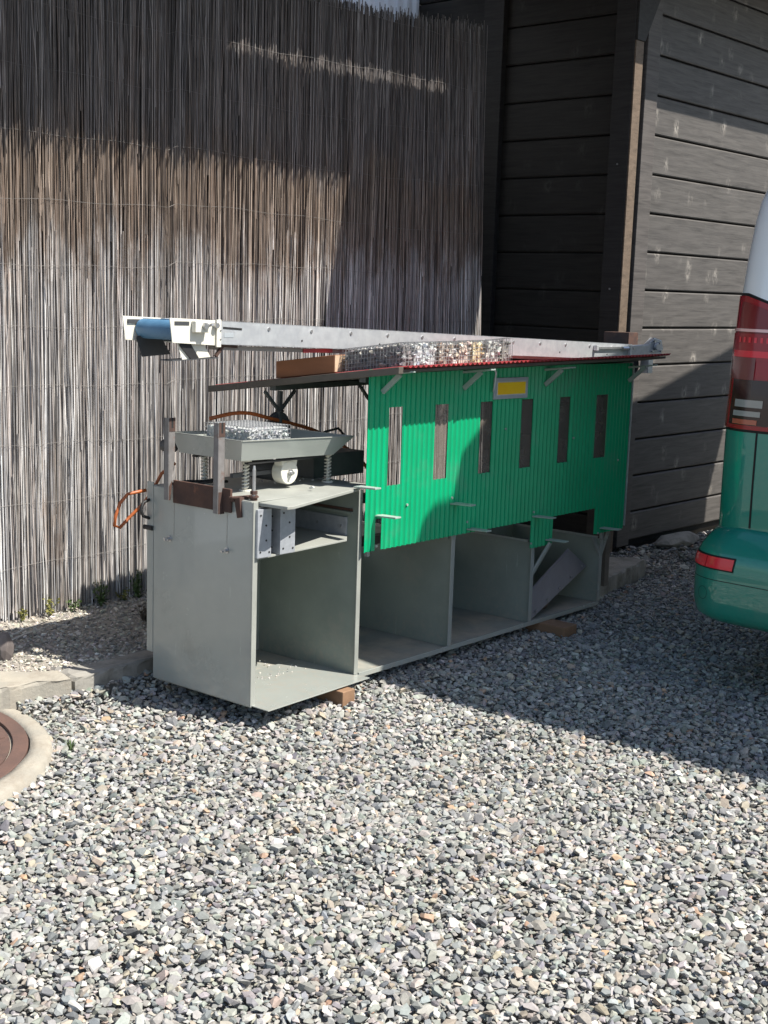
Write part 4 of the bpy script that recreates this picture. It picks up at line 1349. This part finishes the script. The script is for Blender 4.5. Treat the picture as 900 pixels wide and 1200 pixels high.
for side in (1, -1):
    bump_patch(.075, .318, .493, .548, .0025, side).build('reflector_surround', SEAM, van, smooth=True)
    rfl = bump_patch(.080, .313, .499, .542, .005, side).build('reflector', LENSB, van, smooth=True)
    bump_patch(.195, .198, .500, .541, .0058, side, 2).build('reflector_rib', LENS, rfl)
    bump_patch(-.1, 1.25, .452, .4545, .0012, side, 40, 1).build('bumper_crease', SEAM, van)
    mb = MB()
    c = bump_pt(.395, .19, .0015, side); cc = Vector(c)
    a_ = .19 / .165; nrm = Vector((-math.sin(a_), side * math.cos(a_), 0)); tan = Vector((-math.cos(a_), -side * math.sin(a_), 0))
    vs = []
    for i in range(24):
        t = 2 * math.pi * i / 24
        for q in (.024, .0255):
            vs.append(cc + tan * (q * math.cos(t)) + Vector((0, 0, q * math.sin(t))) + nrm * .001)
    mb.add(vs, [(2 * i, 2 * i + 1, (2 * i + 3) % 48, (2 * i + 2) % 48) for i in range(24)]).build('sensor_ring', SEAM, van)
# black loading step on the bumper's top, between the two corners
st = MB()
for i in range(41):
    t = -1 + 2 * i / 40
    y = VY + t * .665
    f_ = max(0, min(1, (1 - abs(t)) / .10)) ** .5
    st.v += [(1.556 + .03 * (1 - f_), y, .540), (1.545 + .03 * (1 - f_), y, .560), (1.60, y, .648 - .03 * (1 - f_)), (1.70, y, .658)]
st.f = [(i * 4 + k, i * 4 + k + 1, i * 4 + k + 5, i * 4 + k + 4) for i in range(40) for k in range(3)]
st.build('loading_step', BLACK, van, smooth=True)


def ltop(s): return 1.525 - .0 * s if s < .16 else 1.525 - .42 * (s - .16) ** 1.15


for side in (1, -1):
    S0, S1 = (lambda v: .050 - .06 * v), .50
    patch(lambda v: .036 - .06 * v, .51, 1.018, 1.53, .0015, side, 26, 18, top=lambda s: ltop(s) + .010).build('lamp_gasket', SEAM, van, smooth=True)
    tl_ = patch(S0, S1, 1.028, 1.525, .0065, side, 26, 18, top=ltop).build('tail_light', LENS, van, smooth=True)
    patch(.135, .50, 1.30, 1.50, .0082, side, 18, 8, top=lambda s: ltop(s) - .022).build('upper_lens', car_paint('deep_red_lens', (.17, .004, .01), .22, 0, .25), tl_, smooth=True)
    patch(.075, .50, 1.392, 1.403, .0105, side, 18, 1).build('pale_strip', LENSP, tl_, smooth=True)
    patch(.085, .50, 1.285, 1.385, .0095, side, 18, 3).build('middle_lens', LENS, tl_, smooth=True)
    for i in range(14):
        s_ = .15 + .024 * i
        patch(s_, s_ + .010, 1.352, 1.372, .0112, side, 2, 1).build('led', LENSB, tl_)
    patch(.120, .50, 1.298, 1.322, .0112, side, 18, 2).build('brake_strip', LENSB, tl_, smooth=True)
    patch(.115, .235, 1.215, 1.296, .0105, side, 8, 4).build('chequered_lens', car_paint('brown_lens', (.16, .035, .035), .22, 0, .25), tl_, smooth=True)
    patch(.052, .095, 1.222, 1.298, .0105, side, 4, 4).build('side_marker', LENSP, tl_, smooth=True)
    patch(.140, .50, 1.045, 1.214, .0102, side, 18, 6).build('smoked_lens', LENSD, tl_, smooth=True)
    patch(.168, .285, 1.112, 1.140, .0125, side, 8, 2).build('reflection_stripe', LENSC, tl_, smooth=True)  # this stripe and the next paint reflections in the dark lens
    patch(.165, .280, 1.078, 1.098, .0125, side, 8, 2).build('reflection_stripe', LENSC, tl_, smooth=True)
    patch(.165, .27, 1.048, 1.066, .0122, side, 8, 2).build('indicator', car_paint('amber_lens', (.42, .09, .05), .15), tl_, smooth=True)
    patch(.268, .276, .655, 1.02, .0015, side, 1, 20).build('tailgate_gap', SEAM, van, smooth=True)
    patch(.20, .30, 1.535, 1.86, .0012, side, 1, 8, top=None).build('upper_gap', SEAM, van) if False else None
# windows
patch(.36, 1.445, 1.30, 1.80, .003, 1, 30, 10).build('rear_window', GLASS, van, smooth=True)
for side in (1, -1):
    for s0, s1 in ((-1.35, -.25), (-2.55, -1.45), (-3.35, -2.65)):
        patch(s0, s1, 1.24, 1.74, .003, side, 8, 10).build('side_window', GLASS, van, smooth=True)
mb = MB()
for j in range(9):
    z = 1.16 + .72 * j / 8
    X0, ins, X1, r = vpar(z)
    for i in range(9):
        y = -1 + 2 * i / 8
        mb.v.append((X1 + .004 - .06 * y * y, VY + y * (HW - ins - .20), z))
mb.f = [(j * 9 + i, j * 9 + i + 1, j * 9 + i + 10, j * 9 + i + 9) for j in range(8) for i in range(8)]
mb.build('windscreen', GLASS, van, smooth=True)
for side in (1, -1):
    for x in (2.62, 5.62):
        y = VY + side * (HW - .10)
        w = MB().cyl((x, y - .11 * side, .335), (x, y + .115 * side, .335), .335, 40).build('wheel', TYRE, van, bevel=.03, seg=3)
        MB().cyl((x, y + .112 * side, .335), (x, y + .121 * side, .335), .215, 28).build('rim', GALVD, w, bevel=.004)
    MB().box(6.33, 6.5, VY + side * .62 - .14, VY + side * .62 + .14, .78, .92).build('headlight', LENSC, van, bevel=.02)

# ------------------------------------------------------------------ small things on the strip and in the gravel
def blob(name, mat, label, cat, c, r, seed, n=26):
    bm = bmesh.new(); rg = np.random.default_rng(seed)
    for i in range(n):
        d = Vector(rg.normal(size=3)).normalized()
        bm.verts.new((d.x * r[0], d.y * r[1], d.z * r[2]))
    bmesh.ops.convex_hull(bm, input=bm.verts)
    bmesh.ops.delete(bm, geom=[v for v in bm.verts if not v.link_faces], context='VERTS')
    me = bpy.data.meshes.new(name); bm.to_mesh(me); bm.free(); me.materials.append(mat)
    o = bpy.data.objects.new(name, me); COL.objects.link(o); o.location = c
    return tag(o, label, cat)


blob('rock', surf('grey_brown_rock', (.17, .145, .135), (.10, .085, .08), 14, .9, bmp=.6, bscale=40, stretch=(1, 1, .3)), 'upright grey brown rock standing on the raised strip at the left edge', 'rock', (-.365, .968, .135), (.036, .034, .066), 3, 60)
SUNSTREAK = surf('pale_sunstreak', (.50, .47, .42), (.38, .35, .30), 20, .8)  # pale rods standing for slivers of sunlight between shadows
GRS = 'slivers of sunlight modelled as pale rods under the fence'
for a, b, lab in (((-.26, 1.10, .118), (.02, 1.20, .124), 'pale modelled stick on the raised strip, longest and nearest the rock'),
                  ((-.20, 1.17, .119), (.0, 1.245, .122), 'pale modelled stick lying closer to the reeds behind the long one'),
                  ((-.03, 1.21, .124), (.03, 1.13, .122), 'short pale modelled stick crossing the ends of the long ones')):
    a = Vector(a); b = Vector(b); c = (a + b) / 2
    pts = [a, a.lerp(b, .3) + Vector((0, .004, .003)), a.lerp(b, .65) + Vector((0, -.003, .001)), b]
    solo(MB().tube(pts, [.0035, .0032, .0028, .002], 7), 'sunstreak', SUNSTREAK, lab, 'sunstreak', tuple(c), group=GRS, smooth=True)
LEAFG = surf('weed_leaf_green', (.07, .115, .03), (.045, .08, .02), 25, .6)
LEAFY = surf('weed_leaf_yellow', (.22, .20, .05), (.14, .14, .035), 25, .65)
LEAFB = surf('dry_plant', (.11, .085, .06), (.07, .055, .04), 25, .85)


def weed(label, c, h, mat, seed, n=60, spread=.05, leaf=.016, name='weed', grp='weeds along the foot of the reed fence'):
    rg = np.random.default_rng(seed)
    t = thing(name, label, 'weed', c, group=grp)
    lv = MB(); stm = MB(); c = Vector(c)
    for i in range(max(4, n // 9)):
        a = rg.random() * 6.28; l = h * rg.uniform(.5, 1)
        e = c + Vector((math.cos(a) * spread * rg.random(), math.sin(a) * spread * .5 * rg.random(), l))
        m = c.lerp(e, .5) + Vector((rg.normal() * .006, rg.normal() * .004, 0))
        stm.tube([c + Vector((rg.normal() * .006, rg.normal() * .006, -.01)), m, e], [.0014, .0012, .0008], 5)
        for k in range(9):
            p = (c.lerp(m, k / 4.5) if k < 4.5 else m.lerp(e, (k - 4.5) / 4.5)) + Vector(rg.normal(0, .006, 3))
            d = Vector((rg.normal(), rg.normal() - .3, rg.normal() * .5 + .3)).normalized()
            s1 = d.cross(Vector((rg.normal(), rg.normal(), rg.normal()))).normalized()
            L = leaf * rg.uniform(.6, 1.4); w = L * .38
            up_ = d.cross(s1) * (L * .12)
            lv.add([p, p + d * L * .45 + s1 * w + up_, p + d * L, p + d * L * .45 - s1 * w + up_], [(0, 1, 2), (0, 2, 3)])
    stm.build('stem', LEAFB if mat is LEAFB else LEAFG, t)
    lv.build('leaves', mat, t, fix=False)
    return t


for (x, y, h, m, sd, n, lab) in ((-.015, 1.405, .05, LEAFY, 1, 40, 'yellowing weed at the foot of the reeds above the rock'),
                                 (.115, 1.400, .09, LEAFY, 2, 50, 'yellow green weed between the rock and the sunstreaks, against the reeds'),
                                 (.235, 1.405, .045, LEAFG, 3, 40, 'tiny low green weed against the reeds above the stick ends'),
                                 (.375, 1.400, .12, LEAFG, 4, 90, 'tall green weed at the reeds midway between rock and cabinet'),
                                 (.49, 1.400, .07, LEAFY, 5, 50, 'small yellow weed just left of the darker tall weeds by the cabinet'),
                                 (.565, 1.395, .14, LEAFG, 6, 90, 'tallest green weed climbing the reeds near the cabinet'),
                                 (.72, 1.380, .12, LEAFG, 7, 110, 'bushy dark green weed right beside the cabinet end')):
    weed(lab, (x, y, .105), h, m, sd, n)
weed('dry brown plant clump on the raised strip next to the cabinet', (.375, 1.09, .10), .07, LEAFB, 9, 120, .06, .014, 'dry_plant', None)


def tuft(label, c, seed):
    rg = np.random.default_rng(seed); c = Vector(c)
    mb = MB()
    for i in range(26):
        a = rg.random() * 6.28; l = rg.uniform(.018, .038)
        d = Vector((math.cos(a), math.sin(a), 0)); o_ = c + d * .006 * rg.random()
        s1 = Vector((-d.y, d.x, 0)) * .0016
        m = o_ + d * l * .3 + Vector((0, 0, l * .8)); e = o_ + d * l * .7 + Vector((0, 0, l))
        mb.add([o_ - s1, o_ + s1, m + s1 * .8, m - s1 * .8, e], [(0, 1, 2, 3), (3, 2, 4)])
    solo(mb, 'grass_tuft', LEAFG, label, 'grass tuft', tuple(c), fix=False)


tuft('small green grass tuft sprouting from gravel beside the manhole ring', (-.60, .19, .008), 4)
